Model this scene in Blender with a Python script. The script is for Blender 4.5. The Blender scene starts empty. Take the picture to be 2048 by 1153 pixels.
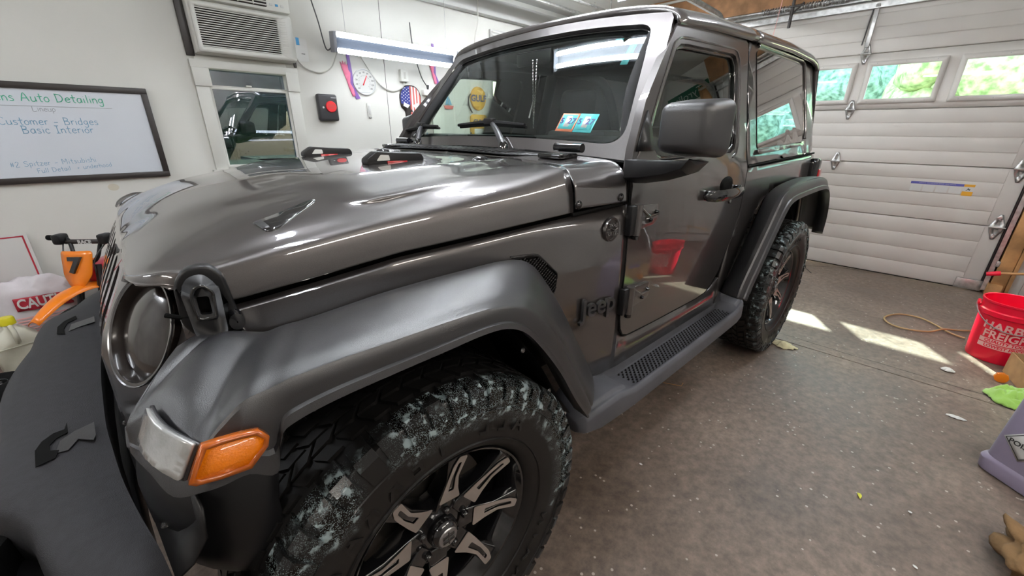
import bpy, bmesh, math, random
from math import pi, sin, cos, radians, hypot, atan2, sqrt
from mathutils import Vector, Matrix, noise
from mathutils.geometry import delaunay_2d_cdt
random.seed(7)
scene = bpy.context.scene
COL = scene.collection

# ------------------------------------------------------------------ camera
cam_data = bpy.data.cameras.new('camera')
cam = bpy.data.objects.new('camera', cam_data)
COL.objects.link(cam)
cam_data.sensor_width = 36.0
cam_data.lens = 14.183
cam_data.clip_start = 0.03
cam.matrix_world = Matrix(((-0.70928730, -0.25193192, 0.65836300, 0.40490898),
                           (0.70489015, -0.26200716, 0.65915258, 1.47182532),
                           (0.00643424, 0.93160214, 0.36342268, 1.31991478),
                           (0, 0, 0, 1)))
scene.camera = cam

# ------------------------------------------------------------------ world, sun, exposure
world = bpy.data.worlds.new('sky'); scene.world = world
world.use_nodes = True
wn = world.node_tree
for n in list(wn.nodes): wn.nodes.remove(n)
sky = wn.nodes.new('ShaderNodeTexSky'); sky.sky_type = 'NISHITA'
sky.sun_disc = False
sky.sun_elevation = radians(39.4); sky.sun_rotation = radians(238); sky.air_density = 1.2; sky.dust_density = 2.0
bg = wn.nodes.new('ShaderNodeBackground'); bg.inputs['Strength'].default_value = 1.35
wo = wn.nodes.new('ShaderNodeOutputWorld')
wn.links.new(sky.outputs[0], bg.inputs[0]); wn.links.new(bg.outputs[0], wo.inputs[0])
sun_data = bpy.data.lights.new('sun', 'SUN'); sun_data.energy = 17.0; sun_data.angle = radians(0.9)
sun_data.color = (1, .95, .88)
sun = bpy.data.objects.new('sun', sun_data); COL.objects.link(sun)
sun.rotation_euler = Vector((1, .62, -.9655)).to_track_quat('-Z', 'Y').to_euler()
sun.location = (-12, -6, 9)
TUBE = 30.0          # emission of the fluorescent tubes
vs = scene.view_settings
vs.view_transform = 'Standard'; vs.look = 'None'; vs.exposure = 1.2; vs.gamma = 1.0; vs.use_curve_mapping = False
try:
    scene.cycles.max_bounces = 10; scene.cycles.diffuse_bounces = 5; scene.cycles.glossy_bounces = 5
    scene.cycles.transparent_max_bounces = 16
    scene.cycles.sample_clamp_indirect = 8.0
    scene.cycles.caustics_reflective = False; scene.cycles.caustics_refractive = False
    scene.cycles.use_denoising = True
except Exception: pass

# ------------------------------------------------------------------ materials
MATS = {}
def mat(name, color=(.5, .5, .5), rough=.5, metal=0., coat=0., coat_rough=.03, emis=None, estr=0., spec=.5,
        var=0., vscale=20., bump=0., bscale=200., rvar=0., sheen=0., col2=None):
    m = bpy.data.materials.new(name); MATS[name] = m; m.use_nodes = True
    nt = m.node_tree; b = nt.nodes['Principled BSDF']
    b.inputs['Base Color'].default_value = (*color, 1)
    b.inputs['Roughness'].default_value = rough
    b.inputs['Metallic'].default_value = metal
    b.inputs['Coat Weight'].default_value = coat
    b.inputs['Coat Roughness'].default_value = coat_rough
    b.inputs['Specular IOR Level'].default_value = spec
    if sheen: b.inputs['Sheen Weight'].default_value = sheen
    if emis:
        b.inputs['Emission Color'].default_value = (*emis, 1); b.inputs['Emission Strength'].default_value = estr
    tc = nt.nodes.new('ShaderNodeTexCoord')
    if var or col2 or rvar:
        n = nt.nodes.new('ShaderNodeTexNoise'); n.inputs['Scale'].default_value = vscale; n.inputs['Detail'].default_value = 6
        nt.links.new(tc.outputs['Object'], n.inputs['Vector'])
        if var or col2:
            r = nt.nodes.new('ShaderNodeValToRGB')
            c1 = tuple(max(0, c * (1 - var)) for c in color); c2 = col2 or tuple(min(1, c * (1 + var)) for c in color)
            r.color_ramp.elements[0].position = .35; r.color_ramp.elements[1].position = .65
            r.color_ramp.elements[0].color = (*c1, 1); r.color_ramp.elements[1].color = (*c2, 1)
            nt.links.new(n.outputs['Fac'], r.inputs['Fac']); nt.links.new(r.outputs['Color'], b.inputs['Base Color'])
        if rvar:
            mr = nt.nodes.new('ShaderNodeMapRange'); mr.inputs['To Min'].default_value = rough - rvar; mr.inputs['To Max'].default_value = rough + rvar
            nt.links.new(n.outputs['Fac'], mr.inputs['Value']); nt.links.new(mr.outputs['Result'], b.inputs['Roughness'])
    if bump:
        n2 = nt.nodes.new('ShaderNodeTexNoise'); n2.inputs['Scale'].default_value = bscale; n2.inputs['Detail'].default_value = 4
        nt.links.new(tc.outputs['Object'], n2.inputs['Vector'])
        bp = nt.nodes.new('ShaderNodeBump'); bp.inputs['Strength'].default_value = bump; bp.inputs['Distance'].default_value = .002
        nt.links.new(n2.outputs['Fac'], bp.inputs['Height']); nt.links.new(bp.outputs['Normal'], b.inputs['Normal'])
    return m
def glass(name, tint=(.6, .8, .7), refl=(1, 1, 1), rough=0., base=.04, boost=1.0):
    """thin sheet of glass: tinted see-through plus a mirror reflection that grows at grazing angles"""
    m = bpy.data.materials.new(name); MATS[name] = m; m.use_nodes = True
    nt = m.node_tree
    for n in list(nt.nodes): nt.nodes.remove(n)
    o = nt.nodes.new('ShaderNodeOutputMaterial'); mx = nt.nodes.new('ShaderNodeMixShader')
    t = nt.nodes.new('ShaderNodeBsdfTransparent'); t.inputs[0].default_value = (*tint, 1)
    g = nt.nodes.new('ShaderNodeBsdfGlossy'); g.inputs['Color'].default_value = (*refl, 1); g.inputs['Roughness'].default_value = rough
    f = nt.nodes.new('ShaderNodeFresnel'); f.inputs['IOR'].default_value = 1.52
    ma = nt.nodes.new('ShaderNodeMath'); ma.operation = 'MULTIPLY_ADD'; ma.inputs[1].default_value = boost; ma.inputs[2].default_value = base; ma.use_clamp = True
    nt.links.new(f.outputs[0], ma.inputs[0]); nt.links.new(ma.outputs[0], mx.inputs[0])
    nt.links.new(t.outputs[0], mx.inputs[1]); nt.links.new(g.outputs[0], mx.inputs[2]); nt.links.new(mx.outputs[0], o.inputs[0])
    return m

mat('paint', (.060, .053, .052), .32, .55, 1., .0, var=.12, vscale=900)
MATS['paint'].node_tree.nodes['Principled BSDF'].inputs['Coat IOR'].default_value = 2.05
mat('flare_plastic', (.020, .020, .0225), .31, spec=.85, bump=.25, bscale=900, rvar=.05, vscale=8)
mat('moss_green', (.03, .35, .06), .4)
mat('bumper_plastic', (.026, .026, .030), .60, spec=.35, bump=.5, bscale=700, var=.12, vscale=60)
mat('board_plastic', (.085, .088, .102), .48, spec=.5, bump=.3, bscale=800, var=.1, vscale=12)
mat('black_plastic', (.008, .008, .009), .38, spec=.4)
mat('black_gloss', (.006, .006, .007), .06, spec=.6, coat=.6)
mat('black_matte', (.008, .008, .008), .85, spec=.1)
mat('gap_black', (.003, .003, .003), .7, spec=.1)
mat('rubber_seal', (.01, .01, .01), .5)
mat('chrome', (.75, .75, .77), .12, 1.)
mat('steel', (.45, .45, .46), .38, 1., rvar=.1, vscale=15)
mat('galvanised', (.55, .55, .54), .35, .9, var=.2, vscale=25)
mat('machined', (.62, .58, .55), .32, .85)
mat('rim_black', (.006, .006, .007), .10, spec=.6, coat=.8)
mat('brake', (.12, .11, .10), .4, .8)
mat('amber', (.75, .19, .004), .22, coat=.8, emis=(1, .25, .0), estr=.05, bump=.6, bscale=400)
mat('amber_dark', (.42, .09, .004), .25, coat=.6)
mat('lamp_clear', (.42, .43, .43), .18, .3, coat=1., var=.25, vscale=14, bump=.4, bscale=150)
mat('red_lens', (.38, .006, .012), .15, coat=1.)
mat('headlight_lens', (.022, .017, .015), .20, .0, coat=.7, coat_rough=.03)
mat('ring_dark', (.25, .25, .26), .2, 1.)
mat('fabric_black', (.014, .014, .015), .9)
mat('dash', (.018, .019, .02), .6)
glass('windshield_glass', (.93, 1., .96), (.93, 1, .98), base=.0, boost=1.35)
glass('door_glass', (.90, 1., .91), (.95, 1, .97), base=.03, boost=1.6)
glass('privacy_glass', (.55, .60, .54), (.86, .84, .82), base=.26, boost=1.6)
glass('house_glass', (.16, .18, .19), (.82, .86, 1.), base=.16, boost=1.3)
glass('pane_glass', (.86, .97, .93), base=.0, boost=.25)
mat('wall_paint', (.66, .655, .615), .62, var=.035, vscale=1.3, bump=.15, bscale=40)
mat('wall_stain', (.60, .56, .46), .7)
mat('ceiling_paint', (.70, .70, .69), .8, var=.03, vscale=2)
mat('soffit_paint', (.47, .47, .46), .7)
mat('white_trim', (.66, .66, .62), .45)
mat('white_plastic', (.68, .68, .64), .4)
mat('door_white', (.63, .60, .56), .45, var=.03, vscale=3)
mat('osb', (.36, .185, .085), .7, var=.25, vscale=9)
mat('stud_wood', (.50, .27, .11), .65, var=.3, vscale=6)
mat('old_wood', (.40, .23, .11), .75, var=.2, vscale=5)
mat('frame_black', (.028, .022, .020), .45)
mat('board_white', (.66, .70, .76), .22, coat=.3)
mat('ink_green', (.07, .44, .28), .5)
mat('ink_blue', (.15, .34, .50), .5)
mat('ink_grey', (.36, .39, .42), .5)
mat('red_plastic', (.80, .004, .035), .30, spec=.5)
mat('print_pink', (.80, .42, .40), .5)
mat('cord_white', (.5, .49, .45), .5)
mat('cord_dark', (.05, .05, .05), .5)
mat('hose_tan', (.42, .29, .13), .5)
mat('cardboard', (.50, .30, .14), .8, var=.1)
mat('cloth_green', (.35, .62, .12), .95, sheen=.5, bump=.8, bscale=300)
mat('orange_plastic', (.85, .22, .01), .3, coat=.3)
mat('bike_red', (.45, .01, .03), .3, coat=.5)
mat('poison_plastic', (.30, .26, .36), .35, spec=.4, var=.06, vscale=4)
mat('poison_cap', (.50, .48, .55), .4)
mat('label_white', (.62, .62, .60), .5)
mat('label_black', (.03, .03, .03), .5)
mat('paper', (.72, .72, .70), .8)
mat('paper_yellow', (.62, .57, .36), .85)
mat('leaf_yellow', (.62, .62, .06), .6)
mat('brown_cloth', (.20, .115, .05), .95, bump=.9, bscale=90, var=.15)
mat('dark_joint', (.02, .018, .017), .9)
mat('sticker_blue', (.10, .10, .38), .4)
mat('sticker_orange', (.75, .38, .03), .4)
mat('sticker_teal', (.10, .55, .58), .35)
mat('sticker_salmon', (.75, .25, .14), .4)
mat('yellow_paint', (.72, .40, .04), .4)
mat('navy', (.03, .05, .20), .4)
mat('navy_flag', (.02, .03, .22), .5)
mat('flag_red', (.55, .12, .10), .5)
mat('flag_white', (.72, .72, .72), .5)
mat('pink', (.80, .20, .33), .5)
mat('purple', (.24, .13, .42), .5)
mat('alarm_red', (.80, .03, .04), .35)
mat('alarm_black', (.035, .034, .038), .45)
mat('dial_white', (.70, .71, .72), .25, coat=.5)
mat('jug_white', (.60, .58, .47), .4, var=.12, vscale=8, bump=.3, bscale=20)
mat('bag_white', (.62, .58, .60), .5, var=.08, vscale=10)
mat('bag_red', (.42, .02, .04), .5)
mat('yellow_cap', (.70, .62, .02), .35)
mat('sign_green', (.004, .12, .06), .4)
mat('grass', (.22, .28, .14), .9, var=.4, vscale=3)
mat('asphalt', (.20, .19, .18), .9, var=.1, vscale=6)
mat('leaf_green', (.13, .22, .14), .8, col2=(.36, .47, .36), var=.4, vscale=7, bump=1., bscale=12)
mat('leaf_light', (.26, .34, .10), .8, col2=(.52, .56, .26), var=.4, vscale=7, bump=1., bscale=12)
mat('bark', (.10, .07, .05), .9, var=.2)
mat('siding', (.55, .55, .56), .7)
mat('bench_grey', (.16, .15, .15), .5)
mat('tube_light', (1, 1, 1), .5, emis=(.92, .96, 1.), estr=TUBE)
mat('tube_wall', (1, 1, 1), .5, emis=(.88, .94, 1.), estr=TUBE * .45)
mat('tube_main', (1, 1, 1), .5, emis=(.92, .96, 1.), estr=TUBE * 1.9)
mat('tube_dim', (1, 1, 1), .5, emis=(1., .93, .84), estr=TUBE * .8)
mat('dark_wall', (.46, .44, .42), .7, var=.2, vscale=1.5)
mat('fixture_darkened', (.022, .026, .034), .6, spec=.1)  # white housing painted near-black to hold back the glow between the tubes
mat('fixture_white', (.26, .27, .30), .5)
mat('note_blue', (.05, .30, .60), .5)

# concrete floor: brown-grey stains, fine aggregate, damp sheen
def floor_mat():
    m = bpy.data.materials.new('concrete'); MATS['concrete'] = m; m.use_nodes = True
    nt = m.node_tree; b = nt.nodes['Principled BSDF']; L = nt.links.new; N = nt.nodes.new
    tc = N('ShaderNodeTexCoord')
    n1 = N('ShaderNodeTexNoise'); n1.inputs['Scale'].default_value = 1.6; n1.inputs['Detail'].default_value = 8; n1.inputs['Roughness'].default_value = .6
    n2 = N('ShaderNodeTexNoise'); n2.inputs['Scale'].default_value = 26; n2.inputs['Detail'].default_value = 8; n2.inputs['Roughness'].default_value = .7
    vo = N('ShaderNodeTexVoronoi'); vo.inputs['Scale'].default_value = 38
    n3 = N('ShaderNodeTexNoise'); n3.inputs['Scale'].default_value = 7; n3.inputs['Detail'].default_value = 3
    for n in (n1, n2, vo, n3): L(tc.outputs['Object'], n.inputs['Vector'])
    r1 = N('ShaderNodeValToRGB'); e = r1.color_ramp.elements
    e[0].position = .34; e[0].color = (.130, .098, .078, 1); e[1].position = .68; e[1].color = (.27, .215, .178, 1)
    L(n1.outputs['Fac'], r1.inputs['Fac'])
    r2 = N('ShaderNodeValToRGB'); e = r2.color_ramp.elements
    e[0].position = .38; e[0].color = (.66, .65, .64, 1); e[1].position = .66; e[1].color = (1.22, 1.19, 1.17, 1)
    L(n2.outputs['Fac'], r2.inputs['Fac'])
    mx = N('ShaderNodeMix'); mx.data_type = 'RGBA'; mx.blend_type = 'MULTIPLY'; mx.inputs[0].default_value = 1
    L(r1.outputs['Color'], mx.inputs[6]); L(r2.outputs['Color'], mx.inputs[7])
    # pale stone chips
    lt = N('ShaderNodeMath'); lt.operation = 'LESS_THAN'; lt.inputs[1].default_value = .19
    L(vo.outputs['Distance'], lt.inputs[0])
    gt = N('ShaderNodeMath'); gt.operation = 'GREATER_THAN'; gt.inputs[1].default_value = .48
    L(n3.outputs['Fac'], gt.inputs[0])
    mu = N('ShaderNodeMath'); mu.operation = 'MULTIPLY'; L(lt.outputs[0], mu.inputs[0]); L(gt.outputs[0], mu.inputs[1])
    vc = N('ShaderNodeSeparateColor'); L(vo.outputs['Color'], vc.inputs[0])
    g2 = N('ShaderNodeMath'); g2.operation = 'GREATER_THAN'; g2.inputs[1].default_value = .74; L(vc.outputs[0], g2.inputs[0])
    mu2 = N('ShaderNodeMath'); mu2.operation = 'MULTIPLY'; L(mu.outputs[0], mu2.inputs[0]); L(g2.outputs[0], mu2.inputs[1])
    mx2 = N('ShaderNodeMix'); mx2.data_type = 'RGBA'; mx2.inputs[7].default_value = (.46, .41, .36, 1)
    L(mu2.outputs[0], mx2.inputs[0]); L(mx.outputs[2], mx2.inputs[6]); L(mx2.outputs[2], b.inputs['Base Color'])
    mr = N('ShaderNodeMapRange'); mr.inputs['From Min'].default_value = .35; mr.inputs['From Max'].default_value = .65
    mr.inputs['To Min'].default_value = .30; mr.inputs['To Max'].default_value = .58
    L(n1.outputs['Fac'], mr.inputs['Value']); L(mr.outputs['Result'], b.inputs['Roughness'])
    bp = N('ShaderNodeBump'); bp.inputs['Strength'].default_value = .5; bp.inputs['Distance'].default_value = .006
    L(n2.outputs['Fac'], bp.inputs['Height']); L(bp.outputs['Normal'], b.inputs['Normal'])
floor_mat()

# tyre rubber; the outer sidewall carries drying cleaner foam (pale blue-grey droplets and patches)
def tyre_mat():
    m = bpy.data.materials.new('tyre_rubber'); MATS['tyre_rubber'] = m; m.use_nodes = True
    nt = m.node_tree; b = nt.nodes['Principled BSDF']; L = nt.links.new; N = nt.nodes.new
    tc = N('ShaderNodeTexCoord'); sp = N('ShaderNodeSeparateXYZ'); L(tc.outputs['Object'], sp.inputs[0])
    def M(op, a, b_=None, cl=False):
        n = N('ShaderNodeMath'); n.operation = op; n.use_clamp = cl
        for i, q in enumerate((a, b_)):
            if q is None: continue
            if isinstance(q, (int, float)): n.inputs[i].default_value = q
            else: L(q, n.inputs[i])
        return n.outputs[0]
    r = M('SQRT', M('ADD', M('MULTIPLY', sp.outputs[0], sp.outputs[0]), M('MULTIPLY', sp.outputs[2], sp.outputs[2])))
    band = M('MULTIPLY', M('MULTIPLY', M('SUBTRACT', r, .315), 28, True), M('GREATER_THAN', sp.outputs[1], .085))
    up = M('ADD', M('MULTIPLY', sp.outputs[2], .55), .48, True)
    big = N('ShaderNodeTexNoise'); big.inputs['Scale'].default_value = 9; big.inputs['Detail'].default_value = 4
    L(tc.outputs['Object'], big.inputs['Vector'])
    mask = M('MULTIPLY', band, M('MULTIPLY', M('SUBTRACT', M('ADD', big.outputs['Fac'], M('MULTIPLY', up, .26)), .575), 9, True))
    vo = N('ShaderNodeTexVoronoi'); vo.inputs['Scale'].default_value = 430; L(tc.outputs['Object'], vo.inputs['Vector'])
    sm = N('ShaderNodeTexNoise'); sm.inputs['Scale'].default_value = 42; sm.inputs['Detail'].default_value = 5
    L(tc.outputs['Object'], sm.inputs['Vector'])
    dots = M('LESS_THAN', vo.outputs['Distance'], M('MULTIPLY', sm.outputs['Fac'], .72))
    patch = M('MULTIPLY', M('SUBTRACT', sm.outputs['Fac'], .565), 16, True)
    foam = M('MULTIPLY', mask, M('MAXIMUM', M('MULTIPLY', dots, .60), patch))
    mx = N('ShaderNodeMix'); mx.data_type = 'RGBA'
    mx.inputs[6].default_value = (.006, .0055, .0055, 1); mx.inputs[7].default_value = (.30, .38, .40, 1)
    L(foam, mx.inputs[0]); L(mx.outputs[2], b.inputs['Base Color'])
    rr = N('ShaderNodeMapRange'); rr.inputs['To Min'].default_value = .48; rr.inputs['To Max'].default_value = .25
    L(mask, rr.inputs['Value']); L(rr.outputs['Result'], b.inputs['Roughness'])
    bp = N('ShaderNodeBump'); bp.inputs['Strength'].default_value = .7; bp.inputs['Distance'].default_value = .0015
    L(foam, bp.inputs['Height']); L(bp.outputs['Normal'], b.inputs['Normal'])
tyre_mat()

# ------------------------------------------------------------------ helpers
REF = None
def add(o, parent=None):
    COL.objects.link(o)
    if parent is not None: o.parent = parent
    return o
def mk(name, V, F, m, parent=None, smooth=None, loc=None, rot=None, thick=0, toff=-1, bevel=0, seg=2, label=None, kind=None, mats=None, fm=None):
    me = bpy.data.meshes.new(name)
    me.from_pydata([tuple(v) for v in V], [], F); me.update()
    for q in (mats or [m]): me.materials.append(MATS[q])
    if fm:
        for p, i in zip(me.polygons, fm): p.material_index = i
    bm = bmesh.new(); bm.from_mesh(me)
    bmesh.ops.remove_doubles(bm, verts=bm.verts, dist=1e-5)
    bmesh.ops.recalc_face_normals(bm, faces=bm.faces)
    if REF is not None and any(len(e.link_faces) == 1 for e in bm.edges):      # open sheets face away from REF
        r = Vector(REF)
        if sum(f.normal.dot((f.calc_center_median() - r).normalized()) * f.calc_area() for f in bm.faces) < 0:
            bmesh.ops.reverse_faces(bm, faces=bm.faces)
    if bevel:
        es = [e for e in bm.edges if len(e.link_faces) == 2 and e.calc_face_angle(0) > radians(28)]
        bmesh.ops.bevel(bm, geom=es, offset=bevel, segments=seg, profile=.5, affect='EDGES', clamp_overlap=True)
    bm.to_mesh(me); bm.free()
    if smooth is None and bevel: smooth = 40
    if smooth is not None:
        me.shade_smooth(); me.set_sharp_from_angle(angle=radians(smooth))
    o = bpy.data.objects.new(name, me); add(o, parent)
    if loc: o.location = loc
    if rot: o.rotation_euler = rot
    if thick:
        s = o.modifiers.new('solid', 'SOLIDIFY'); s.thickness = thick; s.offset = toff
    if label: o['label'] = label
    if kind: o['kind'] = kind
    return o
def tag(o, label=None, cat=None, group=None, kind=None):
    if label: o['label'] = label
    if cat: o['category'] = cat
    if group: o['group'] = group
    if kind: o['kind'] = kind
    return o
def empty(name, loc=(0, 0, 0), rz=0, label=None, cat=None, group=None, kind=None):
    o = bpy.data.objects.new(name, None); o.empty_display_size = .1
    add(o); o.location = loc; o.rotation_euler = (0, 0, rz)
    return tag(o, label, cat, group, kind)
def copy_tree(o, parent=None):
    c = o.copy(); COL.objects.link(c); c.parent = parent
    for ch in list(o.children): copy_tree(ch, c)
    return c
def boxg(x0, x1, y0, y1, z0, z1):
    V = [(x, y, z) for x in (x0, x1) for y in (y0, y1) for z in (z0, z1)]
    F = [(0, 1, 3, 2), (4, 6, 7, 5), (0, 4, 5, 1), (2, 3, 7, 6), (0, 2, 6, 4), (1, 5, 7, 3)]
    return V, F
def box(name, x0, x1, y0, y1, z0, z1, m, parent=None, bevel=.004, **k):
    V, F = boxg(x0, x1, y0, y1, z0, z1)
    return mk(name, V, F, m, parent, bevel=bevel, **k)
def boxes(name, L, m, parent=None, bevel=.003, **k):
    V = []; F = []
    for b in L:
        v, f = boxg(*b); n = len(V); V += v; F += [tuple(i + n for i in q) for q in f]
    return mk(name, V, F, m, parent, bevel=bevel, **k)
def xf(V, M): return [tuple(M @ Vector(v)) for v in V]
def merge(parts):
    V = []; F = []
    for v, f in parts:
        n = len(V); V += list(v); F += [tuple(i + n for i in q) for q in f]
    return V, F
def gridg(rows, close_u=False, close_v=False):
    nu, nv = len(rows), len(rows[0]); V = [p for r in rows for p in r]; F = []
    for i in range(nu if close_u else nu - 1):
        for j in range(nv if close_v else nv - 1):
            a = i * nv + j; b = i * nv + (j + 1) % nv; c = ((i + 1) % nu) * nv + (j + 1) % nv; d = ((i + 1) % nu) * nv + j
            F.append((a, b, c, d))
    return V, F
def loftg(secs, caps=True):
    V, F = gridg(secs, close_v=True); n = len(secs[0])
    if caps:
        F.append(tuple(range(n))); F.append(tuple((len(secs) - 1) * n + i for i in range(n)))
    return V, F
def tubeg(path, r, n=8, closed=False):
    P = [Vector(p) for p in path]; rows = []; up = Vector((0, 0, 1)); prev = None
    for i, p in enumerate(P):
        if closed: t = (P[(i + 1) % len(P)] - P[i - 1])
        else: t = P[min(i + 1, len(P) - 1)] - P[max(i - 1, 0)]
        t.normalize()
        if prev is None:
            a = t.cross(up)
            if a.length < .05: a = t.cross(Vector((1, 0, 0)))
        else: a = prev - t * prev.dot(t)
        a.normalize(); prev = a; b = t.cross(a)
        rr = r[i] if isinstance(r, (list, tuple)) else r
        rows.append([tuple(p + (a * cos(2 * pi * k / n) + b * sin(2 * pi * k / n)) * rr) for k in range(n)])
    V, F = gridg(rows, close_u=closed, close_v=True)
    if not closed:
        F.append(tuple(range(n))); F.append(tuple((len(rows) - 1) * n + i for i in range(n)))
    return V, F
def tube(name, path, r, m, parent=None, n=8, closed=False, **k):
    V, F = tubeg(path, r, n, closed); k.setdefault('smooth', 50)
    return mk(name, V, F, m, parent, **k)
def catmull(P, n=6, closed=False):
    P = [Vector(p) for p in P]; out = []; N = len(P)
    for i in range(N if closed else N - 1):
        if closed: a, b, c, d = P[i - 1], P[i], P[(i + 1) % N], P[(i + 2) % N]
        else: a, b, c, d = P[max(i - 1, 0)], P[i], P[i + 1], P[min(i + 2, N - 1)]
        for k in range(n):
            t = k / n
            out.append(.5 * ((2 * b) + (c - a) * t + (2 * a - 5 * b + 4 * c - d) * t * t + (3 * b - a - 3 * c + d) * t ** 3))
    if not closed: out.append(P[-1])
    return out
def latheg(prof, n=32, axis='z', arc=None):
    rows = []
    for r, h in prof:
        row = []
        for k in range(n):
            a = 2 * pi * k / n
            if axis == 'z': row.append((r * cos(a), r * sin(a), h))
            elif axis == 'y': row.append((r * cos(a), h, r * sin(a)))
            else: row.append((h, r * cos(a), r * sin(a)))
        rows.append(row)
    return gridg(rows, close_v=True)
def lathe(name, prof, m, parent=None, n=32, axis='z', smooth=40, **k):
    V, F = latheg(prof, n, axis)
    if prof[0][0] > 1e-4 and k.pop('cap0', False): F.append(tuple(range(n)))
    if prof[-1][0] > 1e-4 and k.pop('cap1', False): F.append(tuple((len(prof) - 1) * n + i for i in range(n)))
    return mk(name, V, F, m, parent, smooth=smooth, **k)
def prismg(poly, a, b, axis='y'):
    n = len(poly)
    def P(p, h):
        u, v = p
        return {'y': (u, h, v), 'x': (h, u, v), 'z': (u, v, h)}[axis]
    V = [P(p, a) for p in poly] + [P(p, b) for p in poly]
    F = [tuple(range(n)), tuple(range(n, 2 * n))] + [(i, (i + 1) % n, n + (i + 1) % n, n + i) for i in range(n)]
    return V, F
def prism(name, poly, a, b, m, parent=None, axis='y', bevel=.002, **k):
    V, F = prismg(poly, a, b, axis)
    return mk(name, V, F, m, parent, bevel=bevel, **k)
def rpoly(P, r, n=5):
    """polygon with rounded corners; r may be a list"""
    out = []; N = len(P)
    for i in range(N):
        p = Vector(P[i][:2]); a = Vector(P[i - 1][:2]); b = Vector(P[(i + 1) % N][:2])
        rr = r[i] if isinstance(r, (list, tuple)) else r
        da = a - p; db = b - p; d = min(rr, da.length * .48, db.length * .48)
        if d < 1e-5: out.append(tuple(p)); continue
        s = p + da.normalized() * d; e = p + db.normalized() * d
        for k in range(n + 1):
            t = k / n; out.append(tuple((1 - t) ** 2 * s + 2 * t * (1 - t) * p + t * t * e))
    return out
def ell(cx, cy, rx, ry=None, n=28, a0=0):
    ry = ry or rx
    return [(cx + rx * cos(2 * pi * k / n + a0), cy + ry * sin(2 * pi * k / n + a0)) for k in range(n)]
def inside(p, poly):
    x, y = p; c = False; j = len(poly) - 1
    for i in range(len(poly)):
        xi, yi = poly[i]; xj, yj = poly[j]
        if (yi > y) != (yj > y) and x < (xj - xi) * (y - yi) / (yj - yi) + xi: c = not c
        j = i
    return c
def plateg(outer, holes=(), step=.08, fmap=None):
    """flat outline with holes, finely triangulated, then bent by fmap(u,v)->(x,y,z)"""
    loops = []
    for lp in [outer] + list(holes):
        q = []
        for i in range(len(lp)):
            a = Vector(lp[i]); b = Vector(lp[(i + 1) % len(lp)]); n = max(1, int((b - a).length / step))
            for k in range(n): q.append(tuple(a + (b - a) * (k / n)))
        loops.append(q)
    pts = []; edges = []
    for q in loops:
        n0 = len(pts); pts += [Vector(p) for p in q]
        edges += [(n0 + i, n0 + (i + 1) % len(q)) for i in range(len(q))]
    us = [p[0] for p in loops[0]]; vs_ = [p[1] for p in loops[0]]
    nb = len(pts); u = min(us) + step * .5
    while u < max(us):
        v = min(vs_) + step * .5
        while v < max(vs_):
            if inside((u, v), loops[0]) and not any(inside((u, v), h) for h in loops[1:]):
                if all((pts[i].x - u) ** 2 + (pts[i].y - v) ** 2 > (step * .35) ** 2 for i in range(nb)):
                    pts.append(Vector((u, v)))
            v += step
        u += step
    vo, eo, fo, _, _, _ = delaunay_2d_cdt(pts, edges, [], 0, 1e-6)
    F = []
    for f in fo:
        c = sum((vo[i] for i in f), Vector((0, 0))) / len(f)
        if inside(c, loops[0]) and not any(inside(c, h) for h in loops[1:]): F.append(tuple(f))
    V = [fmap(v.x, v.y) if fmap else (v.x, v.y, 0) for v in vo]
    return V, F
def plate(name, outer, holes, m, fmap, parent=None, step=.08, thick=.01, toff=-1, smooth=35, **k):
    V, F = plateg(outer, holes, step, fmap)
    o = mk(name, V, F, m, parent, smooth=smooth, **k)
    if thick:
        s = o.modifiers.new('solid', 'SOLIDIFY'); s.thickness = thick; s.offset = toff
    return o
def lerp(a, b, t): return tuple(a[i] + (b[i] - a[i]) * t for i in range(len(a)))
def interp(tab, x):
    if x <= tab[0][0]: return tab[0][1]
    for (a, va), (b, vb) in zip(tab, tab[1:]):
        if x <= b: return va + (vb - va) * (x - a) / (b - a)
    return tab[-1][1]
def text(name, s, size, M, m, parent=None, depth=.001, align='CENTER', bold=0., xs=1., shear=0., spacing=1.):
    cu = bpy.data.curves.new(name, 'FONT'); cu.body = s; cu.size = size; cu.extrude = depth; cu.align_x = align
    cu.align_y = 'CENTER'; cu.offset = bold; cu.shear = shear; cu.space_character = spacing; cu.resolution_u = 3
    t = bpy.data.objects.new(name, cu); me = bpy.data.meshes.new_from_object(t)
    bpy.data.objects.remove(t); bpy.data.curves.remove(cu)
    me.name = name; me.materials.clear(); me.materials.append(MATS[m])
    me.transform(Matrix.Diagonal((xs, 1, 1, 1))); me.transform(M)
    o = bpy.data.objects.new(name, me); return add(o, parent)
def frameM(origin, ux, uy):
    """matrix whose local x,y axes are ux,uy in the parent frame"""
    x = Vector(ux).normalized(); z = x.cross(Vector(uy)).normalized(); y = z.cross(x)
    M = Matrix((x, y, z)).transposed().to_4x4(); M.translation = Vector(origin); return M

# ================================================================== THE SETTING
XB, YL, YR, XF, ZC = -4.96, -2.6, 3.4, 3.3, 2.78
def S(o): o['kind'] = 'structure'; return o
# two floor slabs with the saw-cut joint between them
V, F = boxg(-2.62, XF + .2, YL - .2, YR + .2, -.15, 0)
fl = S(mk('floor', V, F, 'concrete'))
box('slab', -5.3, -2.632, YL - .2, YR + .2, -.15, -.0015, 'concrete', fl, bevel=0)
box('joint', -2.64, -2.61, YL, YR, -.14, -.012, 'dark_joint', fl, bevel=0)
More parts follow.
